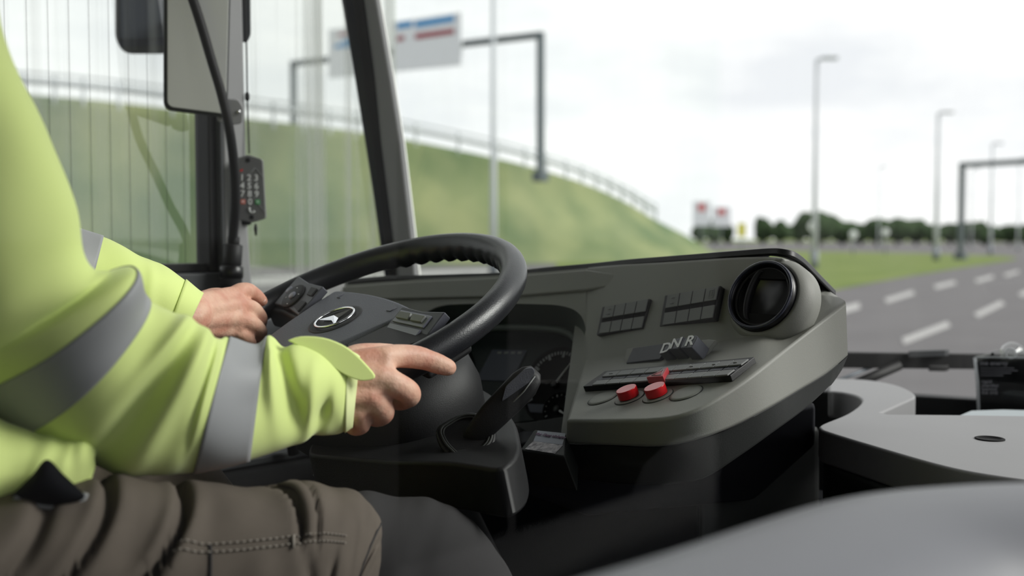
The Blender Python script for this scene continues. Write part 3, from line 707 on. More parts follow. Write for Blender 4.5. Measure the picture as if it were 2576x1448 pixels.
prism('tray_floor', [V((p.x, p.y, 1.19)) for p in (at_z(2140, 1005, 1.25), at_z(2900, 1000, 1.25), at_z(2900, 1180, 1.25), at_z(2180, 1120, 1.25))], V((0, 0, -.02)), 'dash_dark', sh, .003)
pp = [W(2405, 1046, 1.66), W(2440, 1032, 1.75), W(2520, 1029, 1.78), W(2620, 1032, 1.78), W(2700, 1040, 1.75), W(2700, 1060, 1.62), W(2420, 1056, 1.62)]
pa = prism('folded_paper', pp, V((0, 0, -.012)), 'paper', None, .003); tag(pa, 'pale folded paper lying in the dark tray behind the shelf', 'paper')
# acrylic stand with black card
PA = Pl(W(2520, 950, 1.93), (CAM - W(2520, 950, 1.93) + RGT * -.25).normalized()); PA = Pl(PA.P, V((PA.n.x, PA.n.y, 0.06)))
ac = empty('leaflet_display', PA.on(2560, 1000), 'clear acrylic holder with a black card of faint grey writing, below the windscreen', 'display stand')
plate('acrylic_plate', PA, [(2449, 903), (2456, 895), (2470, 893), (2505, 880), (2548, 876), (2600, 880), (2650, 893), (2664, 900), (2668, 1075), (2462, 1075)], .004, 'acrylic', ac, -.006, .001)
cb = plate('black_card', PA, [(2458, 901), (2664, 903), (2666, 1070), (2468, 1070)], .001, 'card_black', ac, -.007, 0)
tube('plate_edge', [PA.on(2452, 899, -.004), PA.on(2459, 960, -.004), PA.on(2463, 1070, -.004)], .0028, 'acrylic_edge', ac, 8)
tube('plate_edge', [PA.on(2453, 898, -.003), PA.on(2560, 899, -.003), PA.on(2664, 900, -.003)], .0012, 'acrylic_edge', ac, 8)
def ct(s, x, y, px_h, m='card_ink'):
    P = PA.on(x, y, -.0055); xd = PA.on(x + 50, y + .5, -.0055) - P; yd = V((0, 0, 1))
    text('card_text', s, P, xd, yd, px_h * 1.93 / FPX, m, cb, 'LEFT')
ct('me energy', 2466, 913, 15)
for i, (s, yy) in enumerate((('rapid', 959), ('charging', 969), ('beyond', 978), ('the grid', 987))): ct(s, 2469, yy, 12)
for i in range(4):
    a, b = PA.on(2466, 925 + i * 6.2, -.0055), PA.on((2552, 2560, 2544, 2524)[i], 925.5 + i * 6.2, -.0055); tube('text_line', [a, b], .0006, 'card_ink', cb, 5)
lathe('bolt_hole', PA.on(2497, 890, -.002), PA.n, [(.0028, 0), (.0028, .001), (.001, .001)], 'matte_black', ac, 16)
lathe('suction_cup', PA.on(2543, 890, -.004), -PA.n, [(.006, 0), (.008, .006), (.016, .020), (.021, .026), (.0205, .027), (.012, .019), (.001, .012)], 'acrylic', ac, 28)
tube('suction_ring', [PA.on(2543, 889, .0) + basis(PA.n) @ V((.0085 * math.cos(a), .0085 * math.sin(a), 0)) for a in [2 * math.pi * i / 24 for i in range(25)]], .0012, 'acrylic_edge', ac, 6, False)
# windscreen wiper outside
wp = empty('windscreen_wiper', W(2300, 905, 2.16), 'black wiper blade and arm lying along the bottom of the windscreen', 'wiper')
def bar(name, a, b, h, th, m, parent):
    A0, B0 = W(*a), W(*b); hv = V((0, 0, h / 2)); d = V((0, th, 0))
    return mesh(name, [A0 - hv, B0 - hv, B0 + hv, A0 + hv, A0 - hv + d, B0 - hv + d, B0 + hv + d, A0 + hv + d], [[0, 1, 2, 3], [7, 6, 5, 4], [0, 4, 5, 1], [1, 5, 6, 2], [2, 6, 7, 3], [3, 7, 4, 0]], m, parent, False, .002)
bar('wiper_blade', (2060, 905, 2.16), (2700, 912, 2.30), .032, .02, 'rubber', wp)
bar('blade_strip', (2060, 893, 2.17), (2700, 898, 2.31), .006, .016, 'pillar_dark', wp)
bar('blade_holder', (2284, 891, 2.19), (2378, 888, 2.21), .014, .02, 'pillar_dark', wp)
bar('blade_clip', (2335, 926, 2.19), (2378, 927, 2.20), .012, .02, 'rubber', wp)
tube('wiper_arm', [W(2262, 918, 2.20), W(2170, 958, 2.18), W(2060, 1005, 2.17)], .011, 'rubber', wp, 8)
tube('wiper_arm', [W(2200, 920, 2.20), W(2130, 948, 2.18), W(2060, 975, 2.17)], .004, 'steel', wp, 8)

# ================================================================== CAB DOOR (foreground) with glass pane
ZD = 1.40
edge = crom([(1180, 1500), (1310, 1450), (1600, 1366), (1900, 1273), (2050, 1234), (2200, 1211), (2400, 1196), (2576, 1190), (2760, 1187)], 4)
far = [at_z(x, y, ZD) for x, y in edge]
far = [far[0] + V((.02, -.25, 0)), far[0] + V((.01, -.1, 0))] + far
cdn = empty('cab_door', (-.2, .3, .35), 'rounded grey cab door ledge with a glass pane, in front of the dashboard', 'cab door')
vs, fs = [], []; npf = 0
fr = frames(far)
for i, p in enumerate(far):
    t = fr[i][0]; s = t.cross(V((0, 0, 1))).normalized()
    prof = [(-.0, -1.04), (-.0, -.03), (.004, -.012), (.016, -.002), (.035, 0), (.06, .001), (.085, -.001), (.105, -.008), (.125, -.026), (.137, -.055), (.14, -.10), (.14, -1.04)]
    npf = len(prof)
    for a, h in prof: vs.append(p + s * a + V((0, 0, h)))
for i in range(len(far) - 1):
    for j in range(npf): k = (j + 1) % npf; fs.append([i * npf + j, i * npf + k, (i + 1) * npf + k, (i + 1) * npf + j])
fs += [list(range(npf))[::-1], [(len(far) - 1) * npf + j for j in range(npf)]]
mesh('door_panel', vs, fs, 'door_grey', cdn, True)
e0 = at_z(1752, 1318, ZD); q0 = V((e0.x + .004, -.32, ZD))
pn = prism('glass_pane', [e0 + V((.012, 0, -.01)), q0 + V((.012, 0, -.01)), q0 + V((.012, 0, .85)), e0 + V((.012, 0, .85))], V((-.004, 0, 0)), 'pane_cab', cdn)
# ================================================================== STEERING WHEEL
WT = math.radians(25.24); WC = W(886.8, 800.4, 1.365); RW = .215
rot = math.radians(-10.5)
E1 = V((1, 0, 0)); E2 = V((0, math.cos(WT), math.sin(WT))); EN = V((0, -math.sin(WT), math.cos(WT)))
X1 = E1 * math.cos(rot) + E2 * math.sin(rot); X2 = -E1 * math.sin(rot) + E2 * math.cos(rot)
def wl(a, b, h=0.0): return WC + X1 * a + X2 * b + EN * h
sw = empty('steering_wheel', WC, 'large black bus steering wheel with a star emblem on its hub', 'steering wheel')
vs, fs = [], []; NS, NT = 300, 20
for i in range(NS):
    a = 2 * math.pi * i / NS; rd_ = X1 * math.cos(a) + X2 * math.sin(a); deg = math.degrees(a) % 360
    env = max(0, min(1, (deg - 45) / 8, (140 - deg) / 8)); gr = env * (.5 - .5 * math.cos(math.radians(deg) * 52))
    for j in range(NT):
        b = 2 * math.pi * j / NT; r = .0170
        inner = max(0, math.cos(b - 3.95))
        rr = r * (1 + .0 * 1) + inner ** 3 * (.0010 * env + .0042 * gr)
        vs.append(WC + rd_ * (RW + rr * math.cos(b) * .98) + EN * (rr * math.sin(b) * 1.06))
for i in range(NS):
    for j in range(NT):
        k = (j + 1) % NT; l = (i + 1) % NS; fs.append([i * NT + j, l * NT + j, l * NT + k, i * NT + k])
mesh('rim', vs, fs, 'rim_leather', sw, True)
# hub pad
def arc(x): return .047 - 1.0 * x * x
hubp = [(x, arc(x)) for x in [-.104 + .013 * i for i in range(17)]] + [(.098, .0), (.082, -.055), (.066, -.098), (.03, -.112), (-.03, -.112), (-.066, -.098), (-.082, -.055), (-.098, .0)]
HH = .010
hub = prism('hub_pad', [wl(a, b, HH) for a, b in hubp], -EN * .05, 'hub_vinyl', sw, .007, 4)
for sx in (-1, 1):
    g_ = [wl(sx * .070, .030, HH + .0005), wl(sx * .070, .020, HH + .0005), wl(sx * .062, .020, HH + .0005)]
    tube('horn_mark', g_, .0006, 'pod_vinyl', hub, 5)
HP = Pl(WC + EN * HH, EN)
plate('hub_shade_facet', HP, [(872, 866), (998, 806), (1040, 815), (1086, 838), (1078, 850), (970, 884), (900, 900)], .0012, 'soft_black', hub, .0002, .0005, 8)  # black plate imitates the shaded lower facet on a flat pad
# emblem: dark dish, chrome ring and three pointed star
EC = (0.0, -.022); rE = .026
lathe('emblem_dish', wl(*EC, HH - .0005), EN, [(.036, 0), (.036, .0010), (.033, .0012), (.028, .0006), (.001, .0006)], 'soft_black', hub, 40, X2)
tube('emblem_ring', [wl(EC[0] + rE * math.cos(a), EC[1] + rE * math.sin(a), HH + .003) for a in [2 * math.pi * i / 48 for i in range(49)]], .0017, 'chrome', hub, 8, False)
sv, sf = [wl(*EC, HH + .006), wl(*EC, HH + .001)], []
for k in range(3):
    a = math.radians(90 + 120 * k); b = math.radians(150 + 120 * k)
    sv.append(wl(EC[0] + rE * math.cos(a), EC[1] + rE * math.sin(a), HH + .0025)); sv.append(wl(EC[0] + .0052 * math.cos(b), EC[1] + .0052 * math.sin(b), HH + .0015))
for k in range(6): sf.append([0, 2 + k, 2 + (k + 1) % 6])
for k in range(6): sf.append([1, 2 + (k + 1) % 6, 2 + k])
mesh('emblem_star', sv, sf, 'chrome', hub)
# spokes with button pods, faces tipped towards the driver
PN = (EN - X2 * .42).normalized()
def pw(a, b, h): return wl(a, b, .006 + .42 * (b + .012)) + PN * h
for sx in (-1, 1):
    sp = [(sx * .085, .028), (sx * .12, .026), (sx * .165, .028), (sx * .205, .040), (sx * .209, -.030), (sx * .165, -.026), (sx * .12, -.030), (sx * .085, -.034)]
    spk = prism('spoke', [wl(a, b, -.002) for a, b in sp], -EN * .03, 'soft_black', sw, .006, 3)
    tag(spk, 'black spoke with round button pad' if sx < 0 else 'black spoke with pale button strip')
    pod = [(sx * .105, .022), (sx * .15, .022), (sx * .192, .028), (sx * .194, -.020), (sx * .15, -.020), (sx * .105, -.026)]
    pd = prism('button_pod', [pw(a, b, .002) for a, b in pod], -PN * .012, 'pod_vinyl', spk, .002)
    if sx < 0:
        lathe('button_disc', pw(-.156, -.003, .002), PN, [(.0205, 0), (.0205, .002), (.0195, .0028), (.001, .0022)], 'soft_black', spk, 32, X2)
        lathe('center_button', pw(-.156, -.003, .004), PN, [(.006, 0), (.006, .0022), (.005, .003), (.001, .0032)], 'pod_light', spk, 20, X2)
        for k in range(4):
            a = math.radians(20 + 90 * k); P = pw(-.156 + .0135 * math.cos(a), -.003 + .0135 * math.sin(a), .0048)
            prism('button_symbol', [P + (X1 * c + X2 * d) for c, d in ((-.0014, -.0012), (.0014, -.0012), (0, .0016))], -PN * .0004, 'print_white', spk)
        lathe('thumb_button', pw(-.181, .004, .002), PN, [(.0065, 0), (.006, .002), (.001, .0024)], 'pod_light', spk, 20, X2)
        prism('rocker_button', [pw(a, b, .0045) for a, b in ((-.128, .016), (-.110, .016), (-.110, .004), (-.124, .004))], -PN * .002, 'soft_black', spk, .0006)
        prism('rocker_button', [pw(a, b, .0045) for a, b in ((-.124, -.006), (-.110, -.006), (-.110, -.022), (-.130, -.017))], -PN * .002, 'soft_black', spk, .0006)
    else:
        prism('button_strip', [pw(a, b, .0045) for a, b in ((.112, .016), (.178, .018), (.178, .002), (.112, .0))], -PN * .003, 'pod_light', spk, .001)
        prism('rocker_button', [pw(a, b, .008) for a, b in ((.118, .013), (.142, .014), (.146, .005), (.118, .004))], -PN * .004, 'key_grey', spk, .0012)
        prism('rocker_button', [pw(a, b, .008) for a, b in ((.146, .014), (.172, .015), (.172, .006), (.150, .005))], -PN * .004, 'key_grey', spk, .0012)
        prism('button_strip', [pw(a, b, .0045) for a, b in ((.112, -.003), (.178, -.001), (.178, -.016), (.112, -.018))], -PN * .003, 'pod_light', spk, .001)
# ================================================================== STEERING COLUMN
sc_ = empty('steering_column', V((WC.x, WC.y, .70)), 'black steering column with rounded cover, shelf and lever boot below the wheel', 'steering column')
vs, fs = [], []; rings = [(-.045, .075, .07), (-.055, .125, .085), (-.075, .150, .10), (-.11, .155, .105), (-.145, .150, .10), (-.165, .135, .09)]
for h, rx, ry in rings:
    for j in range(40):
        a = 2 * math.pi * j / 40; c, s_ = math.cos(a), math.sin(a)
        vs.append(WC + E1 * (rx * math.copysign(abs(c) ** .8, c)) + E2 * (ry * math.copysign(abs(s_) ** .8, s_) - .01) + EN * h)
for i in range(len(rings) - 1):
    for j in range(40): k = (j + 1) % 40; fs.append([i * 40 + j, i * 40 + k, i * 40 + 40 + k, i * 40 + 40 + j])
fs += [list(range(40))[::-1], [(len(rings) - 1) * 40 + j for j in range(40)]]
mesh('column_shroud', vs, fs, 'soft_black', sc_, True)
PT = Pl(W(1100, 1095, 1.27), tilt(12, 4))
cov = roundpoly([(768, 1142), (790, 1100), (960, 1030), (1150, 955), (1235, 985), (1300, 1060), (1312, 1140), (1262, 1182), (1130, 1162), (980, 1160)], 30, 5)
cv_ = plate('column_cover', PT, cov, .055, 'soft_black', sc_, -.055, .008)
lower = [(790, 1196), (900, 1216), (1060, 1234), (1160, 1226), (1240, 1205), (1300, 1170), (1310, 1120), (1100, 1120), (800, 1150)]
PT2 = Pl(PT.P - PT.n * .05, PT.n)
plate('cover_tray', PT2, lower, .012, 'dash_black', sc_, -.012, .003)
tube('tray_lip', [PT2.on(x, y, .002) for x, y in crom([(790, 1194), (900, 1213), (1060, 1231), (1160, 1223), (1240, 1203), (1296, 1172)], 4)], .0016, 'key_grey', sc_, 6)
tube('column_tube', [WC - EN * .15, WC - EN * .5 + V((0, .1, -.1)), V((WC.x, WC.y + .33, .70))], .05, 'matte_black', sc_, 16)
# lever boot
PBt = Pl(W(1172, 1098, 1.212), tilt(34, -20))
bt = plate('lever_boot', PBt, roundpoly([(1090, 1075), (1150, 1040), (1195, 1032), (1245, 1062), (1248, 1110), (1190, 1172), (1150, 1168), (1105, 1120)], 26, 6), .010, 'soft_black', sc_, -.006, .003)
ring_px = roundpoly([(1104, 1078), (1155, 1046), (1195, 1042), (1238, 1068), (1238, 1108), (1186, 1156), (1155, 1150), (1118, 1114)], 24, 6)
tube('boot_bead', [PBt.on(x, y, .005) for x, y in ring_px + ring_px[:1]], .0016, 'dash_dark', bt, 6)
tube('boot_bead', [PBt.on(1172 + (x - 1172) * .9, 1097 + (y - 1097) * .9, .005) for x, y in ring_px + ring_px[:1]], .0012, 'dash_dark', bt, 6)
# control lever: flattened paddle handle
lv = []
for (x, y, d, hw, th) in [(1178, 1112, 1.215, .009, .009), (1200, 1090, 1.210, .014, .010), (1240, 1045, 1.208, .0165, .0105), (1285, 1000, 1.21, .0175, .0105), (1318, 965, 1.21, .0175, .0105), (1336, 944, 1.212, .014, .010), (1346, 933, 1.214, .008, .007)]:
    lv.append((W(x, y, d), hw, th))
vs, fs = [], []
for i, (p, hw, th) in enumerate(lv):
    t = (lv[min(i + 1, len(lv) - 1)][0] - lv[max(i - 1, 0)][0]).normalized(); vw = (p - CAM).normalized(); sd_ = t.cross(vw).normalized(); up = sd_.cross(t)
    for j in range(24):
        a = 2 * math.pi * j / 24; c, s_ = math.cos(a), math.sin(a)
        vs.append(p + sd_ * hw * math.copysign(abs(c) ** .55, c) + up * th * math.copysign(abs(s_) ** .55, s_))
for i in range(len(lv) - 1):
    for j in range(24): k = (j + 1) % 24; fs.append([i * 24 + j, i * 24 + k, i * 24 + 24 + k, i * 24 + 24 + j])
fs += [list(range(24))[::-1], [(len(lv) - 1) * 24 + j for j in range(24)]]
lev = mesh('control_lever', vs, fs, 'soft_black', sc_, True)
prism('lever_lit_facet', [W(x, y, 1.197) for x, y in roundpoly([(1272, 972), (1322, 926), (1340, 924), (1346, 936), (1330, 962), (1262, 1010)], 6, 3)], FWD * .006, 'hub_vinyl', lev, .002)  # paler inlay stands for the lit top facet of the lever
tube('lever_seam', [W(1346, 946, 1.201), W(1318, 984, 1.198), W(1250, 1052, 1.203)], .0009, 'key_grey', lev, 5)
# ================================================================== DRIVER
CX = WC.x
# ---- seat
st = empty('driver_seat', (CX, .2, .70), 'dark blue cushioned driver seat under the driver', 'seat')
box('seat_base', (CX - .18, .0, .70), (CX + .18, .42, .98), 'matte_black', st, .02)
box('seat_cushion', (CX - .25, -.10, .98), (CX + .25, .50, 1.135), 'seat_cloth', st, .05, bseg=4)
box('seat_backrest', (CX - .24, -.06, 0), (CX + .24, .05, .72), 'seat_cloth', st, .05, Matrix.Rotation(math.radians(8), 3, 'X'), (0, -.02, 1.10), 4)
# ---- body: one continuous surface grown from capsules and remeshed
parts = []
def sm(P, Q, r0, r1, n=7):
    return [P.lerp(Q, i / n) for i in range(n + 1)], [lerp(r0, r1, i / n) for i in range(n + 1)]
def chain(js, flat=1.0, seg=14):
    """js: list of (Vector, r): tube with rounded ends"""
    pts = [tuple(p) + (r,) for p, r in js]; c = crom(pts, 6)
    P = [V(q[:3]) for q in c]; r = [q[3] for q in c]
    t0 = (P[0] - P[1]).normalized(); t1 = (P[-1] - P[-2]).normalized()
    P = [P[0] + t0 * r[0] * .9, P[0] + t0 * r[0] * .6] + P + [P[-1] + t1 * r[-1] * .5, P[-1] + t1 * r[-1] * .85, P[-1] + t1 * r[-1] * .98]
    r = [r[0] * .3, r[0] * .8] + r + [r[-1] * .86, r[-1] * .5, r[-1] * .15]
    parts.append(tube_data(P, r, seg, True, flat)); return P
def ball(P, r, sc=(1, 1, 1)): parts.append(icos(P, r, 3, sc))
def finger(js):
    return chain([(W(x, y, d), r) for x, y, d, r in js])
# torso, neck, head, legs (under the clothes)
HIP = V((CX, .18, 1.25)); SHO = 1.68
chain([(V((CX, .17, 1.24)), .13), (V((CX, .20, 1.40)), .125), (V((CX, .22, 1.58)), .135), (V((CX, .23, 1.68)), .10)])
chain([(V((CX - .15, .24, SHO)), .06), (V((CX + .15, .24, SHO)), .06)])
chain([(V((CX, .23, 1.70)), .058), (V((CX, .26, 1.84)), .056)])
ball(V((CX, .275, 1.955)), .1, (.78, 1.0, 1.18)); ball(V((CX, .315, 1.895)), .07, (.85, .9, .9))
chain([(V((CX, .372, 1.965)), .010), (V((CX, .395, 1.93)), .014)])       # nose
for sx in (-1, 1):
    ball(V((CX + sx * .080, .265, 1.945)), .03, (.35, .7, 1.1)); ball(V((CX + sx * .032, .357, 1.965)), .014)
ball(V((CX, .375, 1.893)), .016, (1.4, .5, .45))
KR = V((CX + .20, .66, 1.225)); KL = V((CX - .17, .64, 1.225))
for K, sx in ((KR, 1), (KL, -1)):
    chain([(V((CX + sx * .10, .20, 1.235)), .075), ((V((CX + sx * .10, .20, 1.235)) + K) / 2, .066), (K, .052)])
    chain([(K, .052), (K + V((0, .12, -.20)), .05), (K + V((-.02 * sx, .26, -.44)), .036)])
    chain([(K + V((-.02 * sx, .25, -.45)), .034), (K + V((-.02 * sx, .38, -.485)), .028)])
# right arm
ELR = W(215, 920, .915); WRR = W(800, 985, 1.075)
chain([(V((CX + .17, .25, 1.67)), .06), ((V((CX + .17, .25, 1.67)) + ELR) / 2, .05), (ELR, .044)])
chain([(ELR, .044), (ELR.lerp(WRR, .4), .042), (WRR, .028), (W(850, 960, 1.095), .027)])
# right hand
mc = {'i': (968, 899, 1.112), 'm': (956, 945, 1.098), 'r': (930, 993, 1.096), 'p': (900, 1032, 1.102)}
wr = {'i': (838, 925, 1.088), 'm': (828, 955, 1.078), 'r': (822, 985, 1.078), 'p': (820, 1010, 1.085)}
for k in 'imrp':
    chain([(W(*wr[k]), .0150), (W(*mc[k]).lerp(W(*wr[k]), .5), .0145), (W(*mc[k]), .0130 if k != 'p' else .0118)])
for a, b in (('i', 'm'), ('m', 'r'), ('r', 'p')):
    for t in (0, .3, .6, .9): ball((W(*mc[a]).lerp(W(*wr[a]), t) + W(*mc[b]).lerp(W(*wr[b]), t)) / 2 + FWD * .002, .0132)
for k in 'mrp': ball(W(*mc[k]) - FWD * .0040, .0105)
ball(W(*mc['i']) - FWD * .003, .0115)
for k in 'imr': chain([(W(*mc[k]).lerp(W(*wr[k]), .15) - FWD * .0115, .0028), (W(*mc[k]).lerp(W(*wr[k]), .75) - FWD * .0125, .0028)], seg=8)
finger([(968, 899, 1.112, .0130), (1005, 895, 1.128, .0128), (1048, 898, 1.142, .0127), (1078, 906, 1.150, .0116), (1100, 914, 1.155, .0114), (1127, 924, 1.161, .0098)])
finger([(956, 945, 1.098, .0128), (990, 963, 1.104, .0132), (1028, 988, 1.122, .0132), (1022, 1003, 1.146, .0108), (1000, 1008, 1.165, .0104), (975, 992, 1.182, .0090)])
finger([(930, 993, 1.096, .0122), (948, 1013, 1.104, .0124), (964, 1036, 1.120, .0123), (950, 1050, 1.143, .0102), (930, 1046, 1.160, .0098), (908, 1028, 1.172, .0086)])
finger([(900, 1032, 1.102, .0112), (906, 1050, 1.110, .0104), (908, 1068, 1.122, .0102), (892, 1074, 1.142, .0092), (876, 1064, 1.156, .0086), (866, 1050, 1.164, .0076)])
finger([(846, 935, 1.095, .0150), (895, 905, 1.125, .0165), (945, 893, 1.150, .0135), (990, 893, 1.178, .0120), (1020, 905, 1.200, .0100)])
# left arm
ELL = W(-120, 800, 1.20); WRL = W(440, 800, 1.335)
chain([(V((CX - .17, .25, 1.67)), .06), ((V((CX - .17, .25, 1.67)) + ELL) / 2, .05), (ELL, .044)])
chain([(ELL, .044), (ELL.lerp(WRL, .4), .042), (WRL, .029), (W(480, 790, 1.355), .028)])
ml = {'i': (590, 742, 1.440), 'm': (592, 768, 1.424), 'r': (594, 799, 1.420), 'p': (586, 828, 1.424)}
wll = {'i': (492, 765, 1.365), 'm': (486, 782, 1.355), 'r': (482, 804, 1.355), 'p': (480, 822, 1.362)}
for k in 'imrp':
    chain([(W(*wll[k]), .0150), (W(*ml[k]).lerp(W(*wll[k]), .5), .0140), (W(*ml[k]), .0126 if k != 'p' else .0115)])
for a, b in (('i', 'm'), ('m', 'r'), ('r', 'p')):
    for t in (0, .3, .6, .9): ball((W(*ml[a]).lerp(W(*wll[a]), t) + W(*ml[b]).lerp(W(*wll[b]), t)) / 2 + FWD * .002, .0135)
for k in 'imr': ball(W(*ml[k]) - FWD * .0035, .0100)
for k in 'imr': chain([(W(*ml[k]).lerp(W(*wll[k]), .15) - FWD * .011, .0026), (W(*ml[k]).lerp(W(*wll[k]), .75) - FWD * .012, .0026)], seg=8)
finger([(590, 742, 1.440, .0126), (606, 732, 1.453, .0118), (624, 731, 1.467, .0112), (638, 738, 1.478, .0100), (648, 746, 1.485, .0096), (660, 757, 1.493, .0080)])
finger([(592, 768, 1.424, .0124), (612, 770, 1.440, .0118), (634, 776, 1.458, .0116), (648, 788, 1.474, .0104), (656, 801, 1.484, .0098), (655, 818, 1.500, .0086)])
finger([(594, 799, 1.420, .0118), (616, 806, 1.432, .0112), (638, 816, 1.446, .0110), (650, 826, 1.462, .0100), (656, 836, 1.474, .0094), (648, 850, 1.488, .0082)])
finger([(586, 828, 1.424, .0108), (602, 838, 1.430, .0102), (618, 850, 1.440, .0100), (628, 860, 1.452, .0090), (630, 868, 1.464, .0084), (620, 878, 1.474, .0074)])
finger([(500, 765, 1.378, .0150), (540, 752, 1.425, .0155), (575, 752, 1.470, .0128), (605, 768, 1.505, .0112), (625, 785, 1.525, .0095)])
vs, fs = merge(parts)
me = bpy.data.meshes.new('person'); me.from_pydata([tuple(v) for v in vs], [], fs); me.validate(); me.materials.append(MATS['skin'])
person = bpy.data.objects.new('person', me); COL.objects.link(person)
rm = person.modifiers.new('remesh', 'REMESH'); rm.mode = 'VOXEL'; rm.voxel_size = .0026; rm.use_smooth_shade = True
s_ = person.modifiers.new('smooth', 'SMOOTH'); s_.factor = .5; s_.iterations = 5
tag(person, 'driver in a bright yellow reflective jacket and brown work trousers gripping the steering wheel', 'person')
def nail(a, b, d, rx, ry, nrm):
    P = W(a, b, d); vs, fs = icos(V((0, 0, 0)), 1, 2); n = nrm.normalized(); t = (W(a + 12, b + 5, d) - P).normalized(); t = (t - n * t.dot(n)).normalized(); s = n.cross(t)
    return mesh('fingernail', [P + t * v.x * rx + s * v.y * ry + n * v.z * .0016 for v in vs], fs, 'nail', person, True)
nail(1128, 924, 1.154, .0072, .0062, -FWD + RGT * .55 + UPV * .1)
nail(658, 752, 1.486, .0062, .0052, -FWD + RGT * .3 + UPV * .5)
# hair
hv, hf = icos(V((CX, .258, 1.985)), .107, 3, (.80, .98, 1.12)); hv = [v + (v - V((CX, .258, 1.985))) * .05 * noise.noise(v * 40) for v in hv]
keep = [i for i, v in enumerate(hv) if v.z > 1.99 or v.y < .25]
ks_ = {k: j for j, k in enumerate(keep)}; hf = [[ks_[i] for i in f] for f in hf if all(i in ks_ for i in f)]
mesh('hair', [hv[i] for i in keep], hf, 'hair', person, True)

# ---- clothes: lofted from outline pairs (upper edge, lower edge, depth, half thickness)
class Loft:
    def __init__(s, secs, m, disp=None, nseg=48, tilt_=None):
        s.rows = crom(secs, m); s.n = nseg; s.disp = disp; s.m = m
        s.C = []; s.H = []; s.D = []
        for ax, ay, bx, by, d, hd in s.rows:
            a, b = W(ax, ay, d), W(bx, by, d); c = (a + b) / 2
            s.C.append(c); s.H.append((a - b) / 2); s.D.append((c - CAM).normalized() * hd)
        if tilt_:
            for i in range(len(s.C)):
                s.D[i] = s.D[i] - (s.C[min(i + 1, len(s.C) - 1)] - s.C[max(i - 1, 0)]).normalized() * tilt_(i / m)
    def pt(s, i, ph, off=0.0):
        i0 = int(min(max(i, 0), len(s.C) - 1)); i1 = min(i0 + 1, len(s.C) - 1); f = i - i0
        c = s.C[i0].lerp(s.C[i1], f); h = s.H[i0].lerp(s.H[i1], f); d = s.D[i0].lerp(s.D[i1], f)
        o = h * math.cos(ph) + d * math.sin(ph)
        k = (s.disp(i / s.m, ph) if s.disp else 0.0) + off
        nn = h.normalized() * (math.cos(ph) / h.length) + d.normalized() * (math.sin(ph) / d.length)
        return c + o + nn.normalized() * k
    def data(s, i0, i1, n, off=0.0, ph0=0, ph1=2 * math.pi, closed=True, th=0.0):
        vs, fs = [], []; q = s.n if closed else s.n + 1
        for a in range(n + 1):
            i = lerp(i0, i1, a / n)
            for j in range(q): vs.append(s.pt(i, lerp(ph0, ph1, j / s.n), off))
        for a in range(n):
            for j in range(s.n): k = (j + 1) % q if closed else j + 1; fs.append([a * q + j, a * q + k, (a + 1) * q + k, (a + 1) * q + j])
        return vs, fs
    def build(s, name, m, parent, i0=None, i1=None, off=0.0, n=None, th=.0, **k):
        i0 = 0 if i0 is None else i0 * s.m; i1 = len(s.C) - 1 if i1 is None else i1 * s.m
        vs, fs = s.data(i0, i1, n or int((i1 - i0) * 2), off, **k)
        o = mesh(name, vs, fs, m, parent, True, fixn=False)
        b = bmesh.new(); b.from_mesh(o.data); bmesh.ops.recalc_face_normals(b, faces=b.faces); b.to_mesh(o.data); b.free()
        if th:
            q = o.modifiers.new('thick', 'SOLIDIFY'); q.thickness = th; q.offset = -1
        return o
def G(x, w): return math.exp(-(x / w) ** 2)
def wrap(p, c): return (p - c + math.pi) % (2 * math.pi) - math.pi
CF = 1.5 * math.pi           # camera-facing phase (sin = -1); phase 0 = upper edge, pi = lower edge
# right sleeve sections, index = position
RS = [(-60, -260, -640, 60, .80, .085), (0, 60, -470, 360, .82, .080), (105, 290, -370, 600, .85, .076), (190, 520, -260, 830, .875, .074), (226, 676, -170, 930, .89, .074),
      (336, 668, -90, 985, .90, .074), (380, 748, 40, 1085, .92, .073), (458, 796, 200, 1160, .94, .072), (545, 842, 410, 1196, .965, .070), (577, 850, 488, 1186, .985, .066), (664, 885, 630, 1154, 1.02, .060),
      (745, 864, 766, 1108, 1.055, .054), (850, 872, 850, 1090, 1.09, .048), (905, 905, 888, 1068, 1.11, .044)]
def rdisp(s, p):
    q = wrap(p, CF); k = 0
    k += -.014 * G(s - 4.25 - .25 * q, .25) * G(q - .5, 1.0) + .008 * G(s - 3.6 - .2 * q, .3) * G(q, 1.0)      # crook of the elbow
    k += -.012 * G(s - 7.2 - .10 * q, .20) * G(q + .2, 1.0) + .011 * G(s - 7.62 - .08 * q, .20) * G(q + .2, 1.1)  # long vertical fold before the second band
    k += .009 * G(s - 6.75 - .25 * q, .22) * G(q - .7, .7) - .008 * G(s - 8.2 + .2 * q, .2) * G(q - .4, .8)
    k += .018 * G(s - 10.25, .34) * G(wrap(q, 1.95), .55)                                                     # bulge behind the second band
    k += .012 * G(s - 10.35 + .18 * q, .14) * G(q - .7, 1.0) - .015 * G(s - 10.75 + .22 * q, .20) * G(q - .3, 1.0)
    k += .009 * G(s - 11.3 - .25 * q, .18) * G(q + .4, .8) - .009 * G(s - 11.7 - .3 * q, .16) * G(q + .6, .7)
    k += .004 * math.sin(2.2 * s + 2.5 * q + 1) * G(q, 1.6) * (1 if s > 5 else .5)
    k += .006 * noise.noise(V((s * .9, math.cos(p) * 1.2, math.sin(p) * 1.2)))
    return k
def rtilt(i): return .020 * G(i - 5.4, 1.6)
R_ = Loft(RS, 8, rdisp, 64, rtilt)
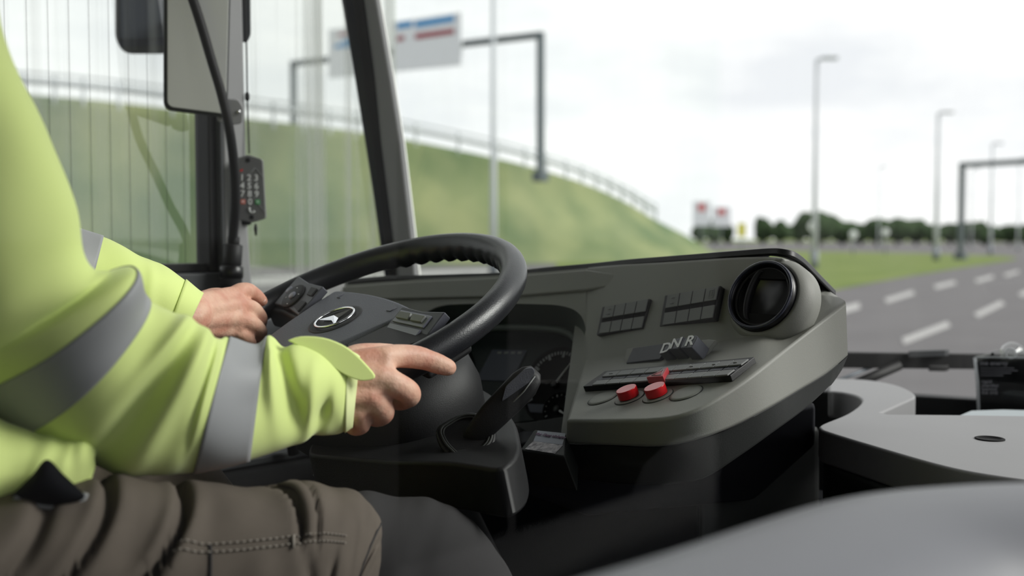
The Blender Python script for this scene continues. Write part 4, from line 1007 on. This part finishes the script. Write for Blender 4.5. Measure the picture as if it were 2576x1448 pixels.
# left sleeve
LS = [(-760, 200, -1000, 560, 1.05, .08), (-560, 480, -760, 820, 1.08, .078), (-330, 560, -460, 930, 1.14, .076), (-60, 555, -160, 930, 1.19, .074), (150, 566, 70, 890, 1.24, .068), (262, 600, 190, 880, 1.265, .062),
      (370, 648, 300, 880, 1.29, .056), (440, 684, 378, 876, 1.31, .050), (512, 738, 446, 880, 1.335, .044)]
def ldisp(s, p):
    q = wrap(p, CF); return .004 * noise.noise(V((s * 1.1, math.cos(p) * 1.2, math.sin(p) * 1.2 + 7))) + .004 * G(s - 6.5 + .3 * q, .2) * G(q, 1.3)
L_ = Loft(LS, 8, ldisp, 48)
# jacket body: torso rings plus both sleeves in one garment
tv, tf = [], []
TR = [(1.16, .215, .185, .24, .02), (1.20, .222, .19, .235, .02), (1.28, .215, .185, .225, .01), (1.38, .21, .178, .215, 0), (1.50, .215, .17, .21, 0), (1.60, .222, .16, .215, 0), (1.68, .205, .13, .22, 0), (1.735, .13, .095, .23, 0), (1.76, .085, .08, .235, 0), (1.80, .08, .075, .24, 0)]
tr_ = crom([(z, a, b, y, k) for z, a, b, y, k in TR], 4)
for z, a, b, y, k in tr_:
    for j in range(56):
        t = 2 * math.pi * j / 56; c, s_ = math.cos(t), math.sin(t)
        f = 1 + .035 * noise.noise(V((c * 2, s_ * 2, z * 7)))
        tv.append(V((CX + a * f * math.copysign(abs(c) ** .85, c), y + b * f * math.copysign(abs(s_) ** .85, s_), z)))
for i in range(len(tr_) - 1):
    for j in range(56): k = (j + 1) % 56; tf.append([i * 56 + j, i * 56 + k, i * 56 + 56 + k, i * 56 + 56 + j])
rs = R_.data(0, len(R_.C) - 1, 180); ls = L_.data(0, len(L_.C) - 1, 120)
vs, fs = merge([(tv, tf), rs, ls])
jacket = mesh('jacket', vs, fs, 'hivis', person, True); tag(jacket, 'bright yellow reflective work jacket')
sfy = jacket.modifiers.new('thick', 'SOLIDIFY'); sfy.thickness = .003; sfy.offset = -1
def band(L__, s0, s1, off=.0018):
    vs, fs = L__.data(s0 * 8, s1 * 8, 14, off); return vs, fs
# bands with slanted edges: warp index by phase
def slant_band(L__, f0, f1, name='reflective_band', off=.0016, m='tape_grey', n=12, label='silver grey reflective band'):
    vs, fs = [], []; q = L__.n
    for a in range(n + 1):
        for j in range(q):
            p = 2 * math.pi * j / q; g = wrap(p, CF); i = lerp(f0(g), f1(g), a / n) * 8
            vs.append(L__.pt(i, p, off))
    for a in range(n):
        for j in range(q): k = (j + 1) % q; fs.append([a * q + j, a * q + k, (a + 1) * q + k, (a + 1) * q + j])
    o = mesh(name, vs, fs, m, jacket, True); sf_ = o.modifiers.new('thick', 'SOLIDIFY'); sf_.thickness = .0012; sf_.offset = -1
    return tag(o, label)
slant_band(R_, lambda g: 5.0, lambda g: 6.0)
slant_band(R_, lambda g: 9.0, lambda g: 10.0)
slant_band(L_, lambda g: 4.15, lambda g: 4.98)
# cuffs
CR = slant_band(R_, lambda g: 12.35, lambda g: 13.0, 'cuff', .0022, 'hivis_pale', 8, 'pale yellow cuff')
CLf = slant_band(L_, lambda g: 7.35, lambda g: 8.0, 'cuff', .0022, 'hivis', 8, 'yellow cuff')
PF = Pl(W(840, 900, 1.035), (CAM - W(840, 900, 1.05) + UPV * .5).normalized())
fl = crom([(722, 856), (755, 846), (810, 849), (858, 866), (893, 890), (922, 919), (942, 944), (936, 954), (906, 957), (866, 942), (816, 910), (765, 876)], 3)
prism('cuff_flap', [W(x, y, 1.025 + (x - 722) / 220 * .036) for x, y in fl], FWD * .006, 'hivis', CR, .0025, 3)
# jacket front hem spilling over the lap, dark lining showing
hm = Loft([(-420, 960, -480, 1480, .86, .09), (-200, 1000, -260, 1470, .87, .085), (-40, 1040, -120, 1440, .885, .075), (80, 1080, 0, 1360, .90, .058), (150, 1090, 100, 1282, .905, .05), (205, 1096, 170, 1260, .91, .042), (245, 1120, 222, 1230, .915, .026)], 6, lambda s, p: .006 * noise.noise(V((s * 1.3, math.cos(p), math.sin(p)))), 40)
hm.build('jacket_hem', 'hivis', jacket, th=.003)
ln = Loft([(34, 1240, 30, 1250, .835, .006), (80, 1195, 70, 1262, .835, .014), (118, 1155, 108, 1270, .838, .018), (160, 1192, 152, 1272, .842, .016), (200, 1230, 196, 1262, .846, .010), (214, 1246, 212, 1252, .848, .004)], 6, None, 32)
ln.build('lining', 'lining', jacket)
tube('hem_trim', [W(x, y, .830 + (x - 40) * .0001) for x, y in crom([(36, 1248), (90, 1268), (150, 1274), (200, 1264), (216, 1240)], 5)], .0026, 'tape_grey', jacket, 6)
fp = Loft([(218, 1105, 160, 1150, .90, .010), (240, 1160, 190, 1190, .90, .009), (232, 1200, 205, 1215, .895, .007), (218, 1245, 210, 1248, .89, .004)], 5, None, 20)
fp.build('jacket_hem', 'hivis', jacket, th=.002)
# ---- trousers
def tdisp(s, p):
    q = wrap(p, CF); k = 0
    for s0, w_, a_ in ((2.2, .11, .012), (3.02, .070, .022), (4.06, .062, .028)):
        c0 = s - s0 - .08 + (.7 if q < .85 else .3) * (q - .85) ** 2
        k += -a_ * G(c0, w_) * G(q - .5, 1.1) + a_ * .30 * G(c0 - 3 * w_, w_ * 2.2) * G(q + .2, 1.3) + a_ * .35 * G(c0 + 2.6 * w_, w_ * 2.0) * G(q + .2, 1.3)
    b0 = .5 * (q - .45) ** 2
    k += (-.017 * G(s - 5.86 + b0, .05) - .009 * G(s - 6.20 + b0, .03)) * G(max(0, .5 - q), .15) * G(q - .9, 1.0)
    k += -.005 * G(s - 8.2 - .5 * q, .10) * G(q - .6, .5) - .006 * G(s - 5.9 + .5 * (q - .3), .09) * G(q, .22) - .007 * G(s - 6.7 - .5 * (q - .3), .09) * G(q, .22)
    k += .003 * noise.noise(V((s * 2.2, math.cos(p) * 1.5, math.sin(p) * 1.5 + 3))) + .002 * math.sin(5 * s + 3 * q) * G(q - 1.0, .9)
    return k
TS = [(-420, 1240, -520, 1760, .80, .10), (-180, 1250, -260, 1760, .835, .10), (60, 1238, -10, 1750, .875, .10), (260, 1200, 220, 1735, .915, .097), (440, 1212, 430, 1725, .955, .094), (620, 1222, 620, 1710, .99, .092), (780, 1210, 770, 1695, 1.02, .090),
      (890, 1234, 840, 1680, 1.045, .088), (948, 1290, 845, 1640, 1.062, .086), (968, 1365, 800, 1660, 1.068, .084), (955, 1470, 760, 1690, 1.068, .078)]
T_ = Loft(TS, 8, tdisp, 56)
KN = [(900, 1236, 820, 1640, 1.085, .078), (1010, 1246, 870, 1690, 1.10, .078), (1110, 1262, 930, 1760, 1.115, .076), (1190, 1310, 990, 1830, 1.13, .074), (1260, 1400, 1040, 1900, 1.15, .07), (1330, 1520, 1110, 1960, 1.18, .066), (1500, 1850, 1290, 2080, 1.27, .058), (1600, 2040, 1400, 2200, 1.33, .052)]
K_ = Loft(KN, 6, lambda s, p: .004 * noise.noise(V((s * 1.6, math.cos(p), math.sin(p)))), 44)
a_ = T_.data(0, len(T_.C) - 1, 150)
# far (left) leg of the trousers
lv_ = []
for P, r in ((V((CX - .10, .12, 1.235)), .10), (V((CX - .12, .35, 1.235)), .092), (V((CX - .17, .64, 1.225)), .078), (V((CX - .17, .72, 1.13)), .074), (V((CX - .17, .80, .95)), .066), (V((CX - .15, .90, .79)), .06)): lv_.append((*P, r))
lc = crom(lv_, 6); b_ = tube_data([V(q[:3]) for q in lc], [q[3] for q in lc], 32, True)
pv = tube_data([V((CX - .12, .17, 1.235)), V((CX + .12, .17, 1.235))], .13, 32, True)
vs, fs = merge([a_, b_, pv]); trs = mesh('trousers', vs, fs, 'trouser', person, True); tag(trs, 'brown work trousers with stitched knee pocket')
K_.build('shin_panel', 'trouser_dark', trs, n=80)
# pocket flap seam and stitches on the thigh
def fp_pt(x, y, s_guess, off):
    return None
def thigh_pt(s, q, off): return T_.pt(s * 8, CF + q, off)
def strip_on(name, s0, s1, q0, q1, w_, off, m, th=.0015, n=30):
    vs, fs = [], []
    for i in range(n + 1):
        t = i / n; q = lerp(q0, q1, t); s = s1 - .5 * (q - .45) ** 2
        vs += [thigh_pt(s - w_[0], q - w_[1], off), thigh_pt(s + w_[0], q + w_[1], off)]
    fs = [[2 * i, 2 * i + 2, 2 * i + 3, 2 * i + 1] for i in range(n)]
    o = mesh(name, vs, fs, m, trs, True); k = o.modifiers.new('t', 'SOLIDIFY'); k.thickness = th; k.offset = 0; return o
strip_on('pocket_trim', 0, 6.03, 1.42, .40, (.10, 0), .0016, 'trouser', .0022)
for q in (.40, .32):
    for i in range(34):
        s = 3.95 + i * .097
        if s > 6.95: break
        tube('stitch', [thigh_pt(s, q + .03 * (s - 5), .0018), thigh_pt(s + .062, q + .03 * (s + .06 - 5), .0018)], .0007, 'thread', trs, 5)
tube('stitch', [thigh_pt(5.72, .42, .0020), thigh_pt(5.72, .29, .0020)], .0013, 'thread', trs, 5)
tube('pocket_seam', [thigh_pt(4.50 - .05 * abs(q - .2), q, .0006) for q in (.38, .25, .1, -.1, -.3, -.5)], .0016, 'trouser_dark', trs, 6)
tube('knee_seam', [thigh_pt(8.25 + .25 * (q - .7), q, .0008) for q in (1.5, 1.2, .9, .6, .3, .0, -.3)], .0012, 'trouser_dark', trs, 6)
# shoes
for K, sx in ((KR, 1), (KL, -1)):
    f0 = K + V((-.02 * sx, .24, -.455)); shv, shf = [], []
    for yy, hw, h0, h1 in ((-.05, .03, -.05, .05), (-.03, .042, -.05, .07), (.05, .046, -.05, .05), (.14, .05, -.05, .01), (.20, .044, -.05, -.01), (.225, .02, -.045, -.02)):
        for j in range(16):
            t = 2 * math.pi * j / 16; c, s_ = math.cos(t), math.sin(t); shv.append(f0 + V((hw * c, yy, lerp(h0, h1, (s_ + 1) / 2))))
    for i in range(5):
        for j in range(16): k = (j + 1) % 16; shf.append([i * 16 + j, i * 16 + k, i * 16 + 16 + k, i * 16 + 16 + j])
    shf += [list(range(16)), [80 + j for j in range(16)]]
    mesh('shoe', shv, shf, 'shoe', person, True)
# ================================================================== CAB SMALL THINGS
# gooseneck microphone
gm = empty('gooseneck_microphone', W(582, 715, 1.88), 'black ribbed gooseneck microphone rising from a plug by the pillar', 'microphone')
gp_ = crom([(440, -130, 1.75), (482, -10, 1.75), (508, 70, 1.752), (533, 155, 1.755), (558, 240, 1.765), (577, 325, 1.78), (589, 420, 1.81), (592, 510, 1.84), (587, 580, 1.87), (584, 620, 1.88)], 40)
P = [W(*q) for q in gp_]; rr = [.0078 * (1 + .10 * math.cos(math.pi * i)) for i in range(len(P))]
tube('gooseneck', P, rr, 'rubber', gm, 14)
Bx = [W(582, y, 1.88) for y in (598, 615)]
def cyl(name, y0, y1, r, m, x0=583, x1=583, prof=None):
    A0, B0 = W(x0, y0, 1.88), W(x1, y1, 1.88); n = (A0 - B0); L__ = n.length
    return lathe(name, B0, n, prof(L__) if prof else [(r * .9, 0), (r, .002), (r, L__ - .002), (r * .85, L__)], m, gm, 24, V((0, 1, 0)))
cyl('plug_collar', 594, 618, .0105, 'rubber', 588, 587)
cyl('plug_sleeve', 614, 672, .0165, 'soft_black', 587, 583)
cyl('plug_ring', 668, 700, .0205, 'gloss_black', 583, 582)
cyl('plug_base', 698, 745, .0185, 'matte_black', 582, 580)
tube('mounting_stem', [W(581, 740, 1.88), W(578, 800, 1.90), V((XL + .05, W(578, 820, 1.9).y, 1.36))], .012, 'matte_black', gm, 12)
# keypad handset
PKy = Pl(W(635, 475, 1.90), (CAM - W(635, 475, 1.90) + RGT * -.15).normalized())
kp = empty('keypad_handset', PKy.P, 'dark grey payment keypad with white digits fixed to the pillar', 'keypad')
kb_ = plate('keypad_body', PKy, roundpoly([(594, 398), (624, 389), (656, 399), (661, 404), (669, 547), (664, 551), (634, 560), (600, 553)], 5, 3), .018, 'keypad_body', kp, -.018, .003)
xd = PKy.on(650, 476) - PKy.on(630, 475); yd = PKy.on(633, 430) - PKy.on(637, 500)
for i, ch in enumerate('123456789'):
    x = 609 + (i % 3) * 17.8 + (i // 3) * .6; y = 447 + (i // 3) * 20.2 + (i % 3) * .4
    text('keypad_digit', ch, PKy.on(x, y), xd, yd, .0155, 'print_white', kb_)
text('keypad_digit', '0', PKy.on(629.5, 507.5), xd, yd, .0155, 'print_white', kb_)
def kq(x, y, r, m, nm): return plate(nm, PKy, roundpoly([(x - r, y - r), (x + r, y - r), (x + r, y + r), (x - r, y + r)], 2, 3), .0012, m, kb_, 0, .0003)
kq(611, 507.5, 6, 'red_key', 'cancel_key'); kq(648, 508, 6, 'green_key', 'confirm_key')
text('key_mark', '<', PKy.on(611, 507.5, .0012), xd, yd, .009, 'print_white', kb_); text('key_mark', '<', PKy.on(648, 508, .0012), xd, yd, .008, 'print_white', kb_)
tube('handset_symbol', [PKy.on(x, y, .0006) for x, y in crom([(628, 522), (627, 527), (631, 533), (637, 534), (639, 530)], 3)], [.0022] * 3 + [.0013] * 8 + [.0022] * 2, 'print_white', kb_, 6)
prism('status_light', [PKy.on(x, y, .0008) for x, y in ((603, 428), (611, 424), (610, 431), (604, 431))], -PKy.n * .0006, 'led_red', kb_)
for x, y in ((623.5, 402.5), (633, 546)): lathe('screw_hole', PKy.on(x, y), PKy.n, [(.0042, 0), (.0042, .0006), (.003, .0006)], 'matte_black', kb_, 16)
for a, b in (((612, 455), (642, 421)), ((642, 421), (661, 444)), ((612, 466), (667, 534))): tube('chevron_line', [PKy.on(*a, .0003), PKy.on(*b, .0003)], .0005, 'print_grey', kb_, 5)
plate('keypad_mount', PKy, [(598, 540), (632, 545), (630, 566), (600, 566)], .02, 'matte_black', kp, -.045, .002)
cb_ = empty('charging_cable', W(622, 390, 1.92), 'thin black cable with an inline bulge hanging along the pillar to the keypad', 'cable')
tube('cable', [W(*q, 1.925) for q in crom([(612, -150), (616, 0), (620, 120), (622, 243), (625, 330), (627, 386)], 6)], .0016, 'rubber', cb_, 6)
lathe('inline_bulge', W(622, 254, 1.925), V((0, 0, 1)), [(.002, 0), (.0042, .003), (.0042, .012), (.002, .016)], 'rubber', cb_, 12, V((0, 1, 0)))
tube('cable_end', [W(643, 563, 1.905), W(643, 575, 1.905), W(644, 592, 1.905)], [.0018, .0034, .0016], 'rubber', cb_, 8)
# interior mirror panel with bracket
PM = Pl(W(490, 150, 1.80), (CAM - W(490, 150, 1.80)).normalized())
im = empty('interior_mirror', W(560, 270, 1.9), 'rounded light grey mirror panel hanging on the pillar behind the gooseneck', 'mirror')
mb = plate('mirror_housing', PM, roundpoly([(411, -200), (585, -200), (572, 298), (548, 294), (411, 277)], 24, 6), .02, 'dash_dark', im, -.02, .004)
plate('mirror_face', PM, roundpoly([(421, -195), (580, -195), (568, 288), (548, 284), (421, 268)], 18, 6), .003, 'mirror_back', mb, 0, .001)
plate('mirror_bracket', PM, roundpoly([(548, 246), (600, 250), (612, 270), (610, 310), (590, 314), (546, 306)], 8, 4), .012, 'pillar_grey', im, -.03, .002)
lathe('bracket_screw', PM.on(600, 281, -.018), PM.n, [(.0035, 0), (.0035, .002), (.002, .003)], 'chrome', im, 16)
PM2 = Pl(W(618, 50, 1.945), (CAM - W(600, 50, 1.99)).normalized())
rb = plate('sun_visor', PM2, roundpoly([(606, -200), (628, -200), (631, 88), (622, 107), (608, 107)], 8, 4), .012, 'pillar_dark', None, -.012, .003); tag(rb, 'narrow grey visor panel behind the pillar at the quarter window', 'visor')
# exterior mirror seen through the side window
PX = Pl(W(350, 60, 2.35), (CAM - W(350, 60, 2.35) + RGT * .3).normalized())
xm = empty('exterior_mirror', W(350, 130, 2.35), 'dark exterior mirror seen through the side window', 'mirror')
xh = plate('mirror_housing', PX, roundpoly([(294, -220), (430, -220), (430, 136), (316, 136), (294, 100)], 26, 6), .05, 'dash_dark', xm, -.05, .01)
plate('mirror_glass', PX, roundpoly([(300, -215), (425, -215), (425, 92), (302, 100)], 8, 4), .003, 'screen_slate', xh, 0, .001)
plate('mirror_band', PX, [(298, 104), (428, 88), (428, 112), (306, 120)], .002, 'seal_navy', xh, 0, .001)
tube('mirror_arm', [PX.on(430, 60, -.03), V((XL - .06, W(470, 60, 2.1).y, W(470, 60, 2.1).z))], .018, 'dash_black', xm, 10)

# invented dark console, added to cover the sunlit wall below the side window
sdc = empty('added_console', (-1.55, .9, .70), 'dark console box added over the sunlit wall below the side window', 'console')
box('console_body', (XL + .006, .35, .70), (-1.38, 1.30, 1.20), 'matte_black', sdc, .03, bseg=3)
box('console_top', (XL + .02, .40, 1.20), (-1.42, 1.25, 1.215), 'pillar_dark', sdc, .005)
tube('console_handle', [V((-1.40, .75, 1.215)), V((-1.40, .76, 1.25)), V((-1.40, .95, 1.25)), V((-1.40, .96, 1.215))], .010, 'soft_black', sdc, 10)
